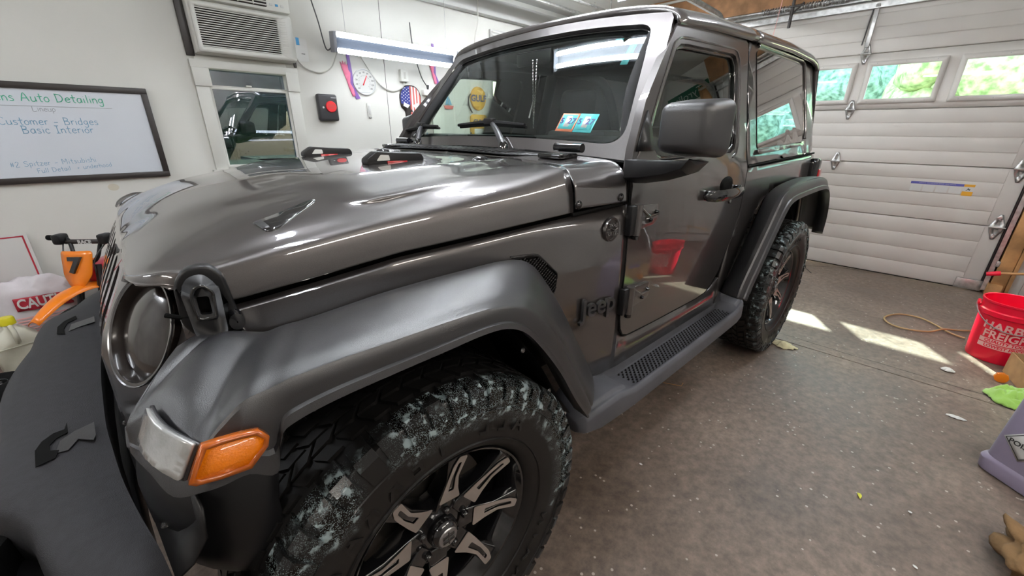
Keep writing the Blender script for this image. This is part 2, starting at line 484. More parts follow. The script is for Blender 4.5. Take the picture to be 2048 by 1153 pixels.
# hairline cracks beside the joint and by the door: thin dark recess strips lying in the slab
def crack(path, w, name='crack'):
    P = [Vector(p) for p in path]; V = []; F = []
    for i, p in enumerate(P):
        t = (P[min(i + 1, len(P) - 1)] - P[max(0, i - 1)]).normalized(); s = Vector((-t.y, t.x, 0)) * w * (.6 + .6 * random.random())
        V += [(p.x - s.x, p.y - s.y, .0012), (p.x + s.x, p.y + s.y, .0012)]
    for i in range(len(P) - 1): F.append((2 * i, 2 * i + 1, 2 * i + 3, 2 * i + 2))
    mk(name, V, F, 'dark_joint', fl)
def wob(a, b, n, amp):
    a = Vector(a); b = Vector(b)
    return [a + (b - a) * i / n + Vector((random.uniform(-amp, amp), random.uniform(-amp, amp), 0)) * (0 < i < n) for i in range(n + 1)]
crack(wob((-2.74, .5, 0), (-2.69, 2.6, 0), 24, .006), .0022)
crack([(-4.93, .35, 0), (-4.85, .6, 0), (-4.7, .78, 0), (-4.6, .80, 0), (-4.45, .88, 0)], .006)
crack([(-4.7, .78, 0), (-4.82, .95, 0), (-4.88, 1.05, 0), (-4.93, 1.2, 0)], .005)
crack(wob((-4.9, .7, 0), (-4.2, .2, 0), 8, .03), .004)

S(mk('ceiling', *boxg(-5.2, XF + .2, YL - .2, YR + .2, ZC, ZC + .1), 'ceiling_paint'))
# left wall with the window and air conditioner opening
wy = YL
REF = (0, -60, 1.5)
wl = S(plate('wall_left', [(-5.2, 0), (XF + .2, 0), (XF + .2, ZC), (-5.2, ZC)],
       [[(-.95, 1.02), (-.32, 1.02), (-.32, 2.26), (-.95, 2.26)], [(-3.66, 1.2), (-3.28, 1.2), (-3.28, 1.9), (-3.66, 1.9)]],
       'wall_paint', lambda u, v: (u, wy, v), step=.8, thick=.12))
box('trim_1', -5.0, XF, YL, YL + .10, 2.53, 2.70, 'soffit_paint', bevel=.003, kind='structure')     # ledge under the ceiling
for x in (-1.862, .02 - 2.46): pass
for x, z, a in ((.345, .928, .030), (.225, .855, .012)):
    mk('wall_stain', *plateg(ell(x, z, a, a * .8, 16), [], .1, lambda u, v: (u, YL + .0008, v)), 'wall_stain', wl)
tube('panel_joint', [(-1.866, YL + .001, .0), (-1.866, YL + .001, 2.5)], .0022, 'cord_dark', wl, n=5)
tube('panel_joint', [(-.975, YL + .004, .0), (-.975, YL + .004, 1.0)], .003, 'white_trim', wl, n=5)
box('trim_2', -3.9, -3.25, YL, YL + .03, 2.28, 2.42, 'soffit_paint', bevel=.004, kind='structure')   # far vent cover
for k in range(4): box('slat', -3.88, -3.27, YL + .03, YL + .04, 2.30 + .03 * k, 2.312 + .03 * k, 'white_trim', bpy.data.objects['trim_2'], bevel=0)
# right wall, wall behind the camera
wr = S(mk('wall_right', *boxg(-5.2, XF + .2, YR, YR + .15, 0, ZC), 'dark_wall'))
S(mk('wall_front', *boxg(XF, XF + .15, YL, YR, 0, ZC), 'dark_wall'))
# wall round the garage door: side pieces, and the wooden header
wb = S(mk('wall_back', *merge([boxg(-5.15, -5.0, YL, -.50, 0, ZC), boxg(-5.15, -5.0, 2.0, YR, 0, ZC), boxg(-5.15, -5.0, -.50, 2.0, 2.42, ZC)]), 'wall_paint'))
box('header_board', -5.0, -4.955, YL, 1.2, 2.50, 2.78, 'osb', wb, bevel=.003)
box('header_board', -5.0, -4.955, 1.205, 2.08, 2.50, 2.78, 'osb', wb, bevel=.003)
box('header_batten', -4.955, -4.93, YL, .2, 2.735, 2.76, 'white_trim', wb)
box('post', -5.0, -4.90, 2.085, 2.175, 0, 2.5, 'stud_wood', wb, bevel=.004)
box('post', -5.0, -4.88, 2.178, 2.20, 0.02, 2.5, 'stud_wood', wb, bevel=.003)
box('post_block', -4.995, -4.86, 2.07, 2.16, 0.0, .10, 'stud_wood', wb, bevel=.004)

# ---------------- garage door (door_1): five sections of four planks, windows in the fourth
REF = (-60, 0, 1.5)
gd = empty('door_1', (0, 0, 0), kind='structure')
secs = [0.006, .575, 1.055, 1.53, 2.005, 2.43]
Y0, Y1 = -.53, 2.03
wins = [(-.40, .07), (.21, .68), (.82, 1.29), (1.43, 1.90)]
for i in range(5):
    a, b = secs[i] + .0025, secs[i + 1] - .0025
    if i == 3:
        outer = [(Y0, a), (Y1, a), (Y1, b), (Y0, b)]
        holes = [[(w0, 1.615), (w1, 1.615), (w1, 1.903), (w0, 1.903)] for w0, w1 in wins]
        pn = plate('panel', outer, holes, 'door_white', lambda u, v: (XB - .002, u, v), gd, step=.3, thick=.04)
        for w0, w1 in wins:
            fr = plate('window_frame', rpoly([(w0 - .035, 1.58), (w1 + .035, 1.58), (w1 + .035, 1.938), (w0 - .035, 1.938)], .008, 2),
                  [[(w0 + .006, 1.621), (w1 - .006, 1.621), (w1 - .006, 1.897), (w0 + .006, 1.897)]], 'door_white', lambda u, v: (XB - .002, u, v), gd, step=.2, thick=.012, toff=1)
            box('pane', XB - .022, XB - .018, w0 - .005, w1 + .005, 1.61, 1.908, 'pane_glass', fr, bevel=0)
            for q in range(5):
                for zz in (1.597, 1.921):
                    box('screw', XB + .009, XB + .013, w0 + .03 + q * .10, w0 + .036 + q * .10, zz - .003, zz + .003, 'steel', fr, bevel=0) if i == 3 and q in (0, 2, 4) else None
    else:
        pn = box('panel', XB - .042, XB - .002, Y0, Y1, a, b, 'door_white', gd, bevel=.003)
        n = 4; h = (b - a) / n
        for k in range(n):
            box('plank', XB - .004, XB + .003, Y0 + .11, Y1 - .11, a + k * h + .003, a + (k + 1) * h - .003, 'door_white', pn, bevel=.0028, seg=2)
box('backing', XB - .050, XB - .043, Y0, Y1, 0.006, 1.58, 'door_white', gd, bevel=0)  # added slab behind the sections, stops light leaking through the gaps
box('backing', XB - .050, XB - .043, Y0, Y1, 1.94, 2.43, 'door_white', gd, bevel=0)
box('bottom_seal', XB - .035, XB - .005, Y0, Y1, 0.0, .008, 'rubber_seal', gd, bevel=0)
def hinge_unit(y, z, sc=1., m='galvanised'):
    h = .085 * sc; w = .036 * sc
    outer = [(-.010, -h), (.010, -h), (w, -.012), (w, .012), (.010, h), (-.010, h), (-w, .012), (-w, -.012)]
    holes = [rpoly([(-.013, .018), (.013, .018), (.004, .055), (-.004, .055)], .004, 2), rpoly([(-.013, -.018), (-.004, -.055), (.004, -.055), (.013, -.018)], .004, 2)]
    o = plate('hinge', outer, holes, m, lambda u, v: (XB + .012 + .012 * max(0, 1 - abs(v) / .05), y + u, z + v), gd, step=.03, thick=.003)
    tube('hinge_pin', [(XB + .030, y - w * 1.1, z), (XB + .030, y + w * 1.1, z)], .007, m, o, n=8)
    for s in (-1, 1): lathe('hinge_bolt', [(.001, .007), (.006, .007), (.007, .0)], 'steel', o, n=8, axis='x', loc=(XB + .012, y, z + s * .068))
    return o
for z in secs[1:5]:
    for y in (-.49, .75): hinge_unit(y, z)
    hinge_unit(1.985, z, 1.25)
box('corner_bracket', XB + .0, XB + .03, 1.88, 2.05, .008, .10, 'galvanised', gd, bevel=.003)
box('corner_bracket', XB + .0, XB + .03, -.55, -.38, .008, .10, 'galvanised', gd, bevel=.003)
# right and left vertical tracks, curved over into the horizontal run
for y in (2.055, -.555):
    P = [(XB + .03, y, .03), (XB + .03, y, 2.20)] + [(XB + .03 + .28 * (1 - cos(a)), y, 2.20 + .28 * sin(a)) for a in [pi / 12 * k for k in range(1, 7)]] + [(-1.6 if y > 0 else -2.8, y, 2.50)]
    rows = []
    for i, p in enumerate(P):
        d = Vector(P[min(i + 1, len(P) - 1)]) - Vector(P[max(0, i - 1)]); d.normalize(); nrm = Vector((-d.z, 0, d.x))
        c = Vector(p); s = 1 if y > 0 else -1
        rows.append([tuple(c + nrm * a + Vector((0, s * b, 0))) for a, b in ((-.024, -.012), (-.024, .016), (.024, .016), (.024, -.012))])
    V, F = gridg(rows); mk('track', V, F, 'galvanised', gd, thick=.002, toff=0)
box('seal_strip', XB - .02, XB + .012, 2.034, 2.047, 0, 2.45, 'frame_black', gd, bevel=.002)
box('flag_bracket', XB + .0, XB + .05, 2.06, 2.09, 2.2, 2.45, 'galvanised', gd)
for k, z in enumerate((.25, .9, 1.6)): box('track_bracket', XB - .02, XB + .06, 2.066, 2.095, z, z + .05, 'galvanised', gd)
# stiffening strut and torsion shaft above the door
box('strut', XB + .0, XB + .05, -.53, 2.03, 2.365, 2.372, 'galvanised', gd, bevel=0)
box('strut_web', XB + .0, XB + .004, -.53, 2.03, 2.372, 2.42, 'galvanised', gd, bevel=0)
box('angle', XB + .006, XB + .012, -1.1, 2.1, 2.44, 2.495, 'galvanised', gd, bevel=0)
tube('torsion_shaft', [(XB + .07, -.75, 2.47), (XB + .07, 2.2, 2.47)], .014, 'galvanised', gd, n=10)
V, F = tubeg([(XB + .07 + .026 * cos(k * 1.1), -.2 + .0042 * k, 2.47 + .026 * sin(k * 1.1)) for k in range(170)], .004, 5); mk('torsion_spring', V, F, 'steel', gd, smooth=60)
# operator bracket down the middle of the top section
box('operator_bracket', XB + .004, XB + .03, .725, .755, 2.06, 2.40, 'galvanised', gd, bevel=.002)
tube('brace_rod', [(XB + .028, .700, 2.08), (XB + .028, .715, 2.36)], .005, 'cord_dark', gd)
# safety label stuck on the second section
lb = box('label_strip', XB + .0032, XB + .0042, 1.356, 1.70, .888, .909, 'sticker_blue', gd, bevel=0, label='blue and orange safety label')
text('lettering', 'WARNING  GARAGE DOOR SPRINGS  READ MANUAL', .010, frameM((XB + .0045, 1.53, .899), (0, 1, 0), (0, 0, 1)), 'label_white', lb, depth=.0002)
for k in range(4): box('pictogram', XB + .0030, XB + .0038, 1.362 + k * .085, 1.437 + k * .085, .825, .885, 'label_white', lb, bevel=0)
box('warning_block', XB + .0032, XB + .0044, 1.70, 1.766, .888, .909, 'sticker_orange', lb, bevel=0)
box('warning_block', XB + .0032, XB + .0042, 1.70, 1.766, .850, .887, 'label_white', lb, bevel=0)
box('warning_block', XB + .0032, XB + .0042, 1.70, 1.766, .812, .849, 'sticker_orange', lb, bevel=0)
V, F = merge([tubeg(p, .0022, 5) for p in ([(XB + .005, 1.72, .856), (XB + .005, 1.732, .870), (XB + .005, 1.745, .868)], [(XB + .005, 1.732, .870), (XB + .005, 1.728, .880)], [(XB + .005, 1.732, .870), (XB + .005, 1.744, .858)])])
mk('pictogram', V, F, 'label_black', lb)

REF = (0, -60, 1.5)
# ---------------- window_1 with the sash frame, mullions and panes
w1 = empty('window_1', (0, 0, 0), kind='structure')
y = YL
box('casing', -.37, -.285, y, y + .022, 1.0, 1.62, 'white_trim', w1)
box('casing', -1.02, -.93, y, y + .022, 1.0, 1.62, 'white_trim', w1)
box('casing_block', -.39, -.283, y, y + .035, 1.62, 1.745, 'white_trim', w1)
box('casing_block', -1.025, -.928, y, y + .035, 1.62, 1.765, 'white_trim', w1)
box('head_board', -1.03, -.28, y, y + .03, 1.745, 1.80, 'white_trim', w1)
box('stool', -1.05, -.26, y - .02, y + .06, .985, 1.015, 'white_trim', w1)
box('jamb', -.37, -.355, y - .10, y + .01, 1.0, 1.75, 'white_trim', w1)
box('jamb', -.945, -.93, y - .10, y + .01, 1.0, 1.75, 'white_trim', w1)
box('top_filler', -.95, -.32, y - .10, y + .004, 1.745, 1.85, 'white_trim', w1)  # board added to block outside light leaking in below the air conditioner
up = box('upper_sash', -.93, -.37, y - .075, y - .05, 1.60, 1.618, 'white_trim', w1)
box('pane', -.93, -.37, y - .066, y - .060, 1.61, 1.75, 'house_glass', up, bevel=0)
lo = plate('lower_sash', [(-.945, 1.01), (-.355, 1.01), (-.355, 1.632), (-.945, 1.632)], [[(-.913, 1.045), (-.387, 1.045), (-.387, 1.605), (-.913, 1.605)]], 'white_trim', lambda u, v: (u, y + .005, v), w1, step=.3, thick=.03)
box('pane', -.92, -.38, y - .012, y - .006, 1.035, 1.615, 'house_glass', lo, bevel=0)
box('latch', -.66, -.62, y + .005, y + .02, 1.632, 1.645, 'white_trim', lo)
# window_2: the bright far window seen through the car
w2 = empty('window_2', (0, 0, 0), kind='structure')
plate('sash_frame', [(-3.70, 1.16), (-3.24, 1.16), (-3.24, 1.94), (-3.70, 1.94)], [[(-3.64, 1.22), (-3.30, 1.22), (-3.30, 1.54), (-3.64, 1.54)], [(-3.64, 1.57), (-3.30, 1.57), (-3.30, 1.88), (-3.64, 1.88)]],
      'white_trim', lambda u, v: (u, YL + .012, v), w2, step=.3, thick=.04)
for a, b in ((1.22, 1.54), (1.57, 1.88)): box('pane', -3.64, -3.30, YL - .01, YL - .005, a, b, 'pane_glass', w2, bevel=0)
# door_2: white six-panel door right of the garage door, mirrored in the paintwork
REF = (-60, 0, 1.5)
XD = -4.995
d2 = box('door_2', XD, XD + .04, 2.27, 3.03, .01, 2.03, 'door_white', kind='structure')
for cy in (2.47, 2.83):
    for a, b in ((.15, .78), (.92, 1.50), (1.62, 1.90)):
        plate('door_panel', rpoly([(cy - .12, a), (cy + .12, a), (cy + .12, b), (cy - .12, b)], .01, 2), [rpoly([(cy - .09, a + .03), (cy + .09, a + .03), (cy + .09, b - .03), (cy - .09, b - .03)], .01, 2)],
              'door_white', lambda u, v: (XD + .041, u, v), d2, step=.3, thick=.012, toff=1)
lathe('door_knob', [(.001, .06), (.025, .055), (.03, .03), (.012, .015), (.012, 0)], 'steel', d2, axis='x', n=16, loc=(XD + .04, 2.34, .98))
for q in ((2.205, 2.27, 0, 2.10), (3.03, 3.10, 0, 2.10), (2.27, 3.03, 2.035, 2.10)): box('casing', XD, XD + .03, *q, 'white_trim', d2)

# ================================================================== OUTSIDE
S(mk('ground', *boxg(-40, -5.3, -25, 25, -.3, -.05), 'grass'))
S(mk('driveway', *boxg(-16, -5.3, -3.5, 4.5, -.06, -.03), 'asphalt'))
S(mk('side_yard', *boxg(-30, 12, -22, YL - .25, -.3, -.05), 'grass'))
def tree(x, y, h, r, m, label, group='trees beyond the garage door'):
    t = empty('leafy_tree', (x, y, -.05), random.uniform(0, 6), label, 'tree', group)
    tube('trunk', [(0, 0, 0), (.05, .03, h * .3), (0, .02, h * .6)], [.16, .13, .08], 'bark', t, n=8)
    bm = bmesh.new()
    for k in range(14):
        a = random.uniform(0, 6.28); rr = r * random.uniform(.1, .62); z = h * random.uniform(.22, .95)
        c = Vector((rr * cos(a), rr * sin(a), z)); s = r * random.uniform(.34, .55)
        g = bmesh.ops.create_icosphere(bm, subdivisions=3, radius=s)
        for v in g['verts']:
            n = noise.noise(v.co * 2.6 / s * .5 + c) * .35 + noise.noise(v.co * 9 + c) * .22
            v.co = v.co * (1 + n) + c
    me = bpy.data.meshes.new('crown'); bm.to_mesh(me); bm.free(); me.materials.append(MATS[m]); me.shade_smooth()
    add(bpy.data.objects.new('crown', me), t)
for (x, y, h, r, m, l) in ((-15.5, -6.5, 5.2, 2.6, 'leaf_green', 'broad green tree seen through the leftmost door window'),
                           (-17, -1.8, 5.6, 2.7, 'leaf_green', 'dark green tree behind the second door window'),
                           (-12.5, 1.6, 4.6, 1.5, 'leaf_light', 'yellow-green tree standing right of the dark gap in the middle window'),
                           (-17.5, 4.8, 6.4, 3.2, 'leaf_green', 'tall green tree behind the right door window'),
                           (-14.5, 8.6, 5.5, 2.6, 'leaf_light', 'bright green tree at the right edge of the right door window'),
                           (-22, -12, 7, 4, 'leaf_green', 'far green tree at the left beyond the driveway'),
                           (-24, 1.0, 8, 4.4, 'leaf_green', 'far tall green tree straight beyond the driveway')):
    tree(x, y, h, r, m, l)
tree(-1.0, -7.0, 3.6, 1.9, 'leaf_green', 'green bush outside the side window under the air conditioner', 'shrubs outside the side window')
tree(-4.5, -7.5, 4.2, 2.2, 'leaf_green', 'green bush outside the far side window', 'shrubs outside the side window')

# ================================================================== THE OFF-ROAD CAR (own frame: x forward, y to the driver's side, origin between the front wheels)
REF = (-1.3, 0, .75)
car = empty('off_road_car', (0, 0, 0), -0.034169, 'two-door dark grey off-road car with matte black fender flares parked nose out', 'car')
def BY(x, z):
    """half width of the body side"""
    y = .80 - .01 * max(0, (z - .9) / .25)
    if z > 1.2: y = .775 - (z - 1.2) * .23
    if x > -.8: y -= (x + .8) * .128
    return y
def side(u, v, off=0., s=1): return (u, s * (BY(u, v) + off), v)
def mirror(V): return [(x, -y, z) for x, y, z in V]

# ---- front side panels between hood seam and flare
def zlow(x):
    return interp([(-.80, .515), (-.655, .515), (-.634, .56), (-.543, .74), (-.476, .85), (-.419, .925), (-.36, .95), (.40, .93)], x)
def zseam(x): return interp([(-.80, 1.110), (-.546, 1.095), (-.248, 1.075), (-.044, 1.063), (.121, 1.042), (.257, 1.027), (.37, 1.02)], x)
for s in (1, -1):
    xs = [.345 - 1.145 * i / 46 for i in range(47)]
    rows = [[side(x, zlow(x) + (zseam(x) - .006 - zlow(x)) * j / 10, 0, s) for j in range(11)] for x in xs]
    rows = [[(x, y - s * .012, z + .0) if j == 10 else (x, y, z) for j, (x, y, z) in enumerate(r)] for r in rows]
    V, F = gridg(rows); mk('fender_panel', V, F, 'paint', car, smooth=45, thick=.006)
# ---- dark inner structure so nothing shows through the seams
box('inner_body', -.80, .30, -.60, .60, .55, 1.0, 'gap_black', car, bevel=0)
box('inner_body', -3.0, -.8, -.76, .76, .50, .62, 'gap_black', car, bevel=0)
V, F = loftg([[(x, -w, .95), (x, w, .95), (x, w, z), (x, -w, z)] for x, w, z in ((.30, .60, 1.05), (-.1, .65, 1.08), (-.55, .72, 1.10), (-.78, .74, 1.12))])
mk('inner_body', V, F, 'gap_black', car)

# ---- hood
ZCEN = [(-.62, 1.236), (-.3, 1.226), (0, 1.206), (.15, 1.186), (.26, 1.163), (.31, 1.143), (.35, 1.122), (.378, 1.103), (.392, 1.090), (.400, 1.079)]
HWT = [(-.56, .756), (-.248, .718), (-.044, .693), (.121, .672), (.257, .655), (.30, .648), (.33, .640), (.355, .625), (.378, .600), (.392, .57), (.400, .53)]
def hood_w(x): return interp(HWT, x)
def hood_pt(x, t, s=1):
    """t 0..1 from the centre line to the side seam"""
    w = hood_w(x); zc = interp(ZCEN, x); zs = min(zseam(x) + .048 * max(0, min(1, (x - .285) / .06)), zc - .012) + .006
    k = max(0., min(1., (zc - zs) / .10))
    e = interp([(-.56, .05), (-.40, .5), (-.1, .9), (.1, 1.0)], x)
    P = [(0, zc), (.18, zc - .001), (.34, zc - .005), (.405, zc - .010 * k * e), (.50, zc - .019 * k * e - .003), (.60, zc - .029 * k * e - .004), (w - .085, zc - .043 * k * e - .005),
         (w - .042, zc - .058 * k * (.12 + .88 * e) - .006), (w - .014, zs + (zc - zs) * (.62 - .16 * e)), (w - .003, zs + (zc - zs) * .22), (w, zs)]
    n = len(P) - 1; f = t * n; i = min(int(f), n - 1); u = f - i
    if P[5][0] > P[6][0]:
        P = [(min(p, (w - .085) * (j / 6)), z) if j < 6 else (p, z) for j, (p, z) in enumerate(P)]
    a, b, c, d = P[max(i - 1, 0)], P[i], P[i + 1], P[min(i + 2, n)]
    if i == 0: a = (-P[1][0], P[1][1])
    q = [.5 * ((2 * b[m]) + (c[m] - a[m]) * u + (2 * a[m] - 5 * b[m] + 4 * c[m] - d[m]) * u * u + (3 * b[m] - a[m] - 3 * c[m] + d[m]) * u ** 3) for m in (0, 1)]
    return (x, s * q[0], q[1])
def smooth_tab(tab, n=8):
    P = catmull([(a, b, 0) for a, b in tab], n); return [(p.x, p.y) for p in P]
ZCEN = sorted(smooth_tab(ZCEN)); HWT = sorted((a, b) for a, b in smooth_tab(HWT))
xs = [-.565 + (.30 + .565) * i / 34 for i in range(35)] + [.310, .320, .330, .340, .348, .356, .363, .370, .376, .381, .386, .390, .394, .397, .400]
def hood_row(i, x):
    row = []
    for s, rng in ((-1, range(66, 0, -1)), (1, range(0, 67))):
        for j in rng:
            p = hood_pt(x, j / 66, s)
            # rear edge sweeps back towards the middle, round corner at the side
            ax = abs(p[1]); back = .085 * max(0, 1 - (ax / .74) ** 3.0) if ax < .74 else 0
            f = max(0, (-.30 - x) / .265)
            row.append((p[0] - back * f, p[1], p[2]))
    return row
HR = [[Vector(q) for q in hood_row(i, x)] for i, x in enumerate(xs)]
for it in range(10):                                    # relax the sheet so that reflections run clean
    N_ = [list(r) for r in HR]
    for i in range(1, len(HR) - 1):
        for j in range(2, len(HR[0]) - 2):
            if it < 3 or i > 30: N_[i][j] = HR[i][j] * .5 + (HR[i - 1][j] + HR[i + 1][j]) * .15 + (HR[i][j - 1] + HR[i][j + 1]) * .10
    HR = N_
V, F = gridg(HR)
hood = mk('hood', V, F, 'paint', car, smooth=60, thick=.012)
# hood side vents, hood bumpers and washer nozzles
def hz(x, y):
    w = hood_w(x); lo, hi = 0., 1.
    for _ in range(24):
        m = (lo + hi) / 2
        if hood_pt(x, m)[1] < abs(y): lo = m
        else: hi = m
    return hood_pt(x, lo)[2]
for s in (1, -1):
    o = rpoly([(.190, .525), (.178, .590), (.155, .592), (.050, .502), (.050, .486), (.150, .520)], .012, 3)
    plate('hood_vent', o, [], 'black_gloss', lambda u, v: (u, s * v, hz(u, v) + .0015), hood, step=.02, thick=.004)
    plate('hood_vent_bar', rpoly([(.186, .532), (.181, .578), (.168, .580), (.172, .528)], .004, 2), [], 'flare_plastic', lambda u, v: (u, s * v, hz(u, v) + .004), hood, step=.02, thick=.004)
def bumper_stop(x, y, s):
    b = prism('hood_bumper', rpoly([(x + .085, 0), (x + .085, .018), (x + .05, .040), (x - .02, .034), (x - .105, .030), (x - .115, .014), (x - .11, 0)], .008, 3), y - .022, y + .022, 'black_plastic', hood, axis='y', bevel=.007, seg=3)
    b.location = (0, 0, hz(x, y) - .006)
    c = prism('loop_opening', rpoly([(x + .055, .012), (x + .040, .030), (x + .012, .028), (x + .010, .012)], .004, 3), y + .0222, y + .0232, 'white_plastic', b, axis='y', bevel=0)
    d = box('clip', x - .05, x + .02, y + .020, y + .026, -.002, .010, 'red_lens', b, bevel=.002)
bumper_stop(-.285, .215, 1); bumper_stop(-.285, -.375, 1)
for y in (.36, -.36):
    o = lathe('washer_nozzle', [(.001, .014), (.010, .012), (.022, .003), (.024, -.004)], 'black_gloss', hood, n=14, loc=(-.545, y, hz(-.545, y)))
    o.scale = (1.4, .8, .8)

# ---- cowl: painted corner pieces, black louvred grille
def cowl_sec(x):
    out = []
    y0 = BY(x, 1.12)
    f = max(0, min(1, (-.57 - x) / .2))
    P = [(y0, 1.112), (y0 - .004, 1.150), (y0 - .010 - .002 * f, 1.178), (y0 - .030, 1.200 + .006 * f), (y0 - .057, 1.217 + .010 * f), (y0 - .10, 1.226 + .010 * f), (.55, 1.231 + .012 * f), (.40, 1.233 + .013 * f), (.2, 1.235 + .011 * f), (0, 1.236 + .010 * f)]
    P = [tuple(p) for p in catmull([(x, a, b) for a, b in P], 4)]
    return P
xs = [-.568, -.575, -.59, -.61, -.64, -.67, -.70, -.73, -.76, -.78, -.792]
for s in (1, -1):
    rows = []
    for x in xs:
        r = cowl_sec(x)
        rr = []
        for p in r:
            ax = p[1]; back = .088 * max(0, 1 - (ax / .745) ** 3.0) if ax < .745 else 0
            k = max(0, min(1, (x + .792) / .224))
            rr.append((p[0] - back * k, s * p[1], p[2]))
        rows.append(rr)
    V, F = gridg(rows); mk('cowl_panel', V, F, 'paint', car, smooth=60, thick=.004)
# dark seam below the cowl panel / door gap
tube('seam', [side(x, zseam(x) - .001, -.007) for x in (-.797, -.7, -.6, -.56)], .0055, 'gap_black', car, n=6)
gr = plate('cowl_grille', rpoly([(-.655, -.60), (-.655, .34), (-.775, .56), (-.785, -.62)], .03, 4), [], 'black_plastic', lambda u, v: (u, v, 1.2445 + .006 * max(0, min(1, (-.57 - u) / .2)) - .012 * (abs(v) / .6) ** 2), car, step=.06, thick=.004)
for k in range(26):
    yy = -.56 + k * .036
    V, F = loftg([[(x, yy + .006 * sin(i), z + .003), (x, yy + .010, z + .003), (x, yy + .010, z + .008), (x, yy, z + .008)] for i, (x, z) in enumerate(((-.665, 1.243), (-.70, 1.2455), (-.74, 1.247), (-.768, 1.247)))])
    mk('louvre', V, F, 'flare_plastic', gr)
# windshield hinges on the cowl
for s in (1, -1):
    h = box('windshield_hinge', -.755, -.665, s * .56 - .05, s * .56 + .05, 1.236, 1.252, 'black_gloss', car, bevel=.005)
    V, F = tubeg([(-.765, s * .56 - .058, 1.268), (-.765, s * .56 + .058, 1.268)], .0145, 12); mk('hinge_barrel', V, F, 'black_gloss', h, smooth=40)
    box('hinge_leaf', -.80, -.76, s * .56 - .045, s * .56 + .045, 1.258, 1.275, 'black_gloss', h, bevel=.005)
# two round-head bolts on the cowl side
for uv in ((-0.580,0.763,1.119), (-0.758,0.786,1.126)):
    o = lathe('bolt', [(.001, .006), (.006, .0055), (.010, .002), (.013, .002), (.013, -.004)], 'black_gloss', car, n=14, axis='y', loc=(uv[0], BY(uv[0], 1.15) + .0, uv[2] + .003))

# ---- windshield frame, glass and stickers
WB, WT = Vector((-.812, 0, 1.262)), Vector((-1.176, 0, 1.735))
wdir = (WT - WB).normalized(); WL = (WT - WB).length
def ws(u, v, off=0.):
    """u across, v up the windshield (metres)"""
    p = WB + wdir * v; n = Vector((wdir.z, 0, -wdir.x))
    c = .045 * (u / .75) ** 2
    p = p + n * (off - c * .9)
    return (p.x, u, p.z)
o = [(-.772, -.010), (.772, -.010), (.768, .03), (.655, WL - .03), (.625, WL + .012), (.3, WL + .040), (0, WL + .046), (-.3, WL + .040), (-.625, WL + .012), (-.655, WL - .03), (-.768, .03)]
hole = rpoly([(-.700, .045), (.700, .045), (.588, WL - .048), (.3, WL - .030), (-.3, WL - .030), (-.588, WL - .048)], [.085, .085, .055, .2, .2, .055], 7)
wf = plate('windshield_frame', o, [hole], 'paint', ws, car, step=.05, thick=.055, smooth=35)
bv = wf.modifiers.new('bevel', 'BEVEL'); bv.width = .012; bv.segments = 3; bv.harden_normals = True; bv.limit_method = 'ANGLE'; bv.angle_limit = radians(50)
h2 = [(a * .985, (b - .3) * .975 + .3) for a, b in hole]
plate('seal', [(a * 1.004, (b - .3) * 1.006 + .3) for a, b in hole], [h2], 'black_gloss', lambda u, v: ws(u, v, -.016), wf, step=.05, thick=.006)
wg = plate('windshield', [(a * 1.0, (b - .3) + .3) for a, b in hole], [], 'windshield_glass', lambda u, v: ws(u, v, -.022), car, step=.06, thick=0, smooth=60)
# dark printed band along the glass edge
plate('frit_band', hole, [rpoly([(-.672, .068), (.672, .068), (.572, WL - .068), (-.572, WL - .068)], .07, 6)], 'black_gloss', lambda u, v: ws(u, v, -.0235), wg, step=.05, thick=0)
tube('lower_seam', [ws(u, -.014, .0) for u in [-.77 + 1.54 * k / 20 for k in range(21)]], .007, 'gap_black', wf, n=6)
def sticker(u0, u1, v0, v1, m, nm='sticker', off=-.0205): return plate(nm, [(u0, v0), (u1, v0), (u1, v1), (u0, v1)], [], m, lambda u, v: ws(u, v, off), wg, step=.05, thick=.0006)
for c, m, tx in ((.418, 'sticker_salmon', '5  27'), (.500, 'sticker_teal', '5  27')):
    sticker(c - .040, c + .040, .098, .178, m)
    sticker(c - .034, c + .034, .108, .172, 'sticker_teal' if m == 'sticker_salmon' else 'sticker_teal', off=-.0195)
    p = Vector(ws(c, .142, -.0185)); q = Vector(ws(c + .01, .142, -.0185)); r = Vector(ws(c, .152, -.0185))
    sticker(c - .012, c + .012, .118, .165, 'label_white', off=-.019)
    text('lettering', tx, .034, frameM(p, q - p, r - p), 'navy', wg, depth=.0003, bold=.0008)
sticker(.515, .545, WL - .20, WL - .10, 'sticker_teal', 'toll_tag', -.024); sticker(.44, .475, WL - .10, WL - .075, 'sticker_teal', 'toll_tag', -.024)
# beads hanging from the mirror mount
V, F = [], []
bead_parts = []
for k in range(44):
    z = 1.60 - k * .0062
    for dy in (-.012 * (1 - k / 44), .012 * (1 - k / 44)):
        g = latheg([(.0006, .0028), (.0026, .001), (.0026, -.001), (.0006, -.0028)], 6); bead_parts.append((xf(g[0], Matrix.Translation((-1.045 - .001 * (k % 2), .118 + dy, z))), g[1]))
mk('bead_string', *merge(bead_parts), 'chrome', car, kind='stuff')
box('rear_view_mirror', -1.16, -1.14, -.10, .12, 1.60, 1.66, 'black_plastic', car, bevel=.01)

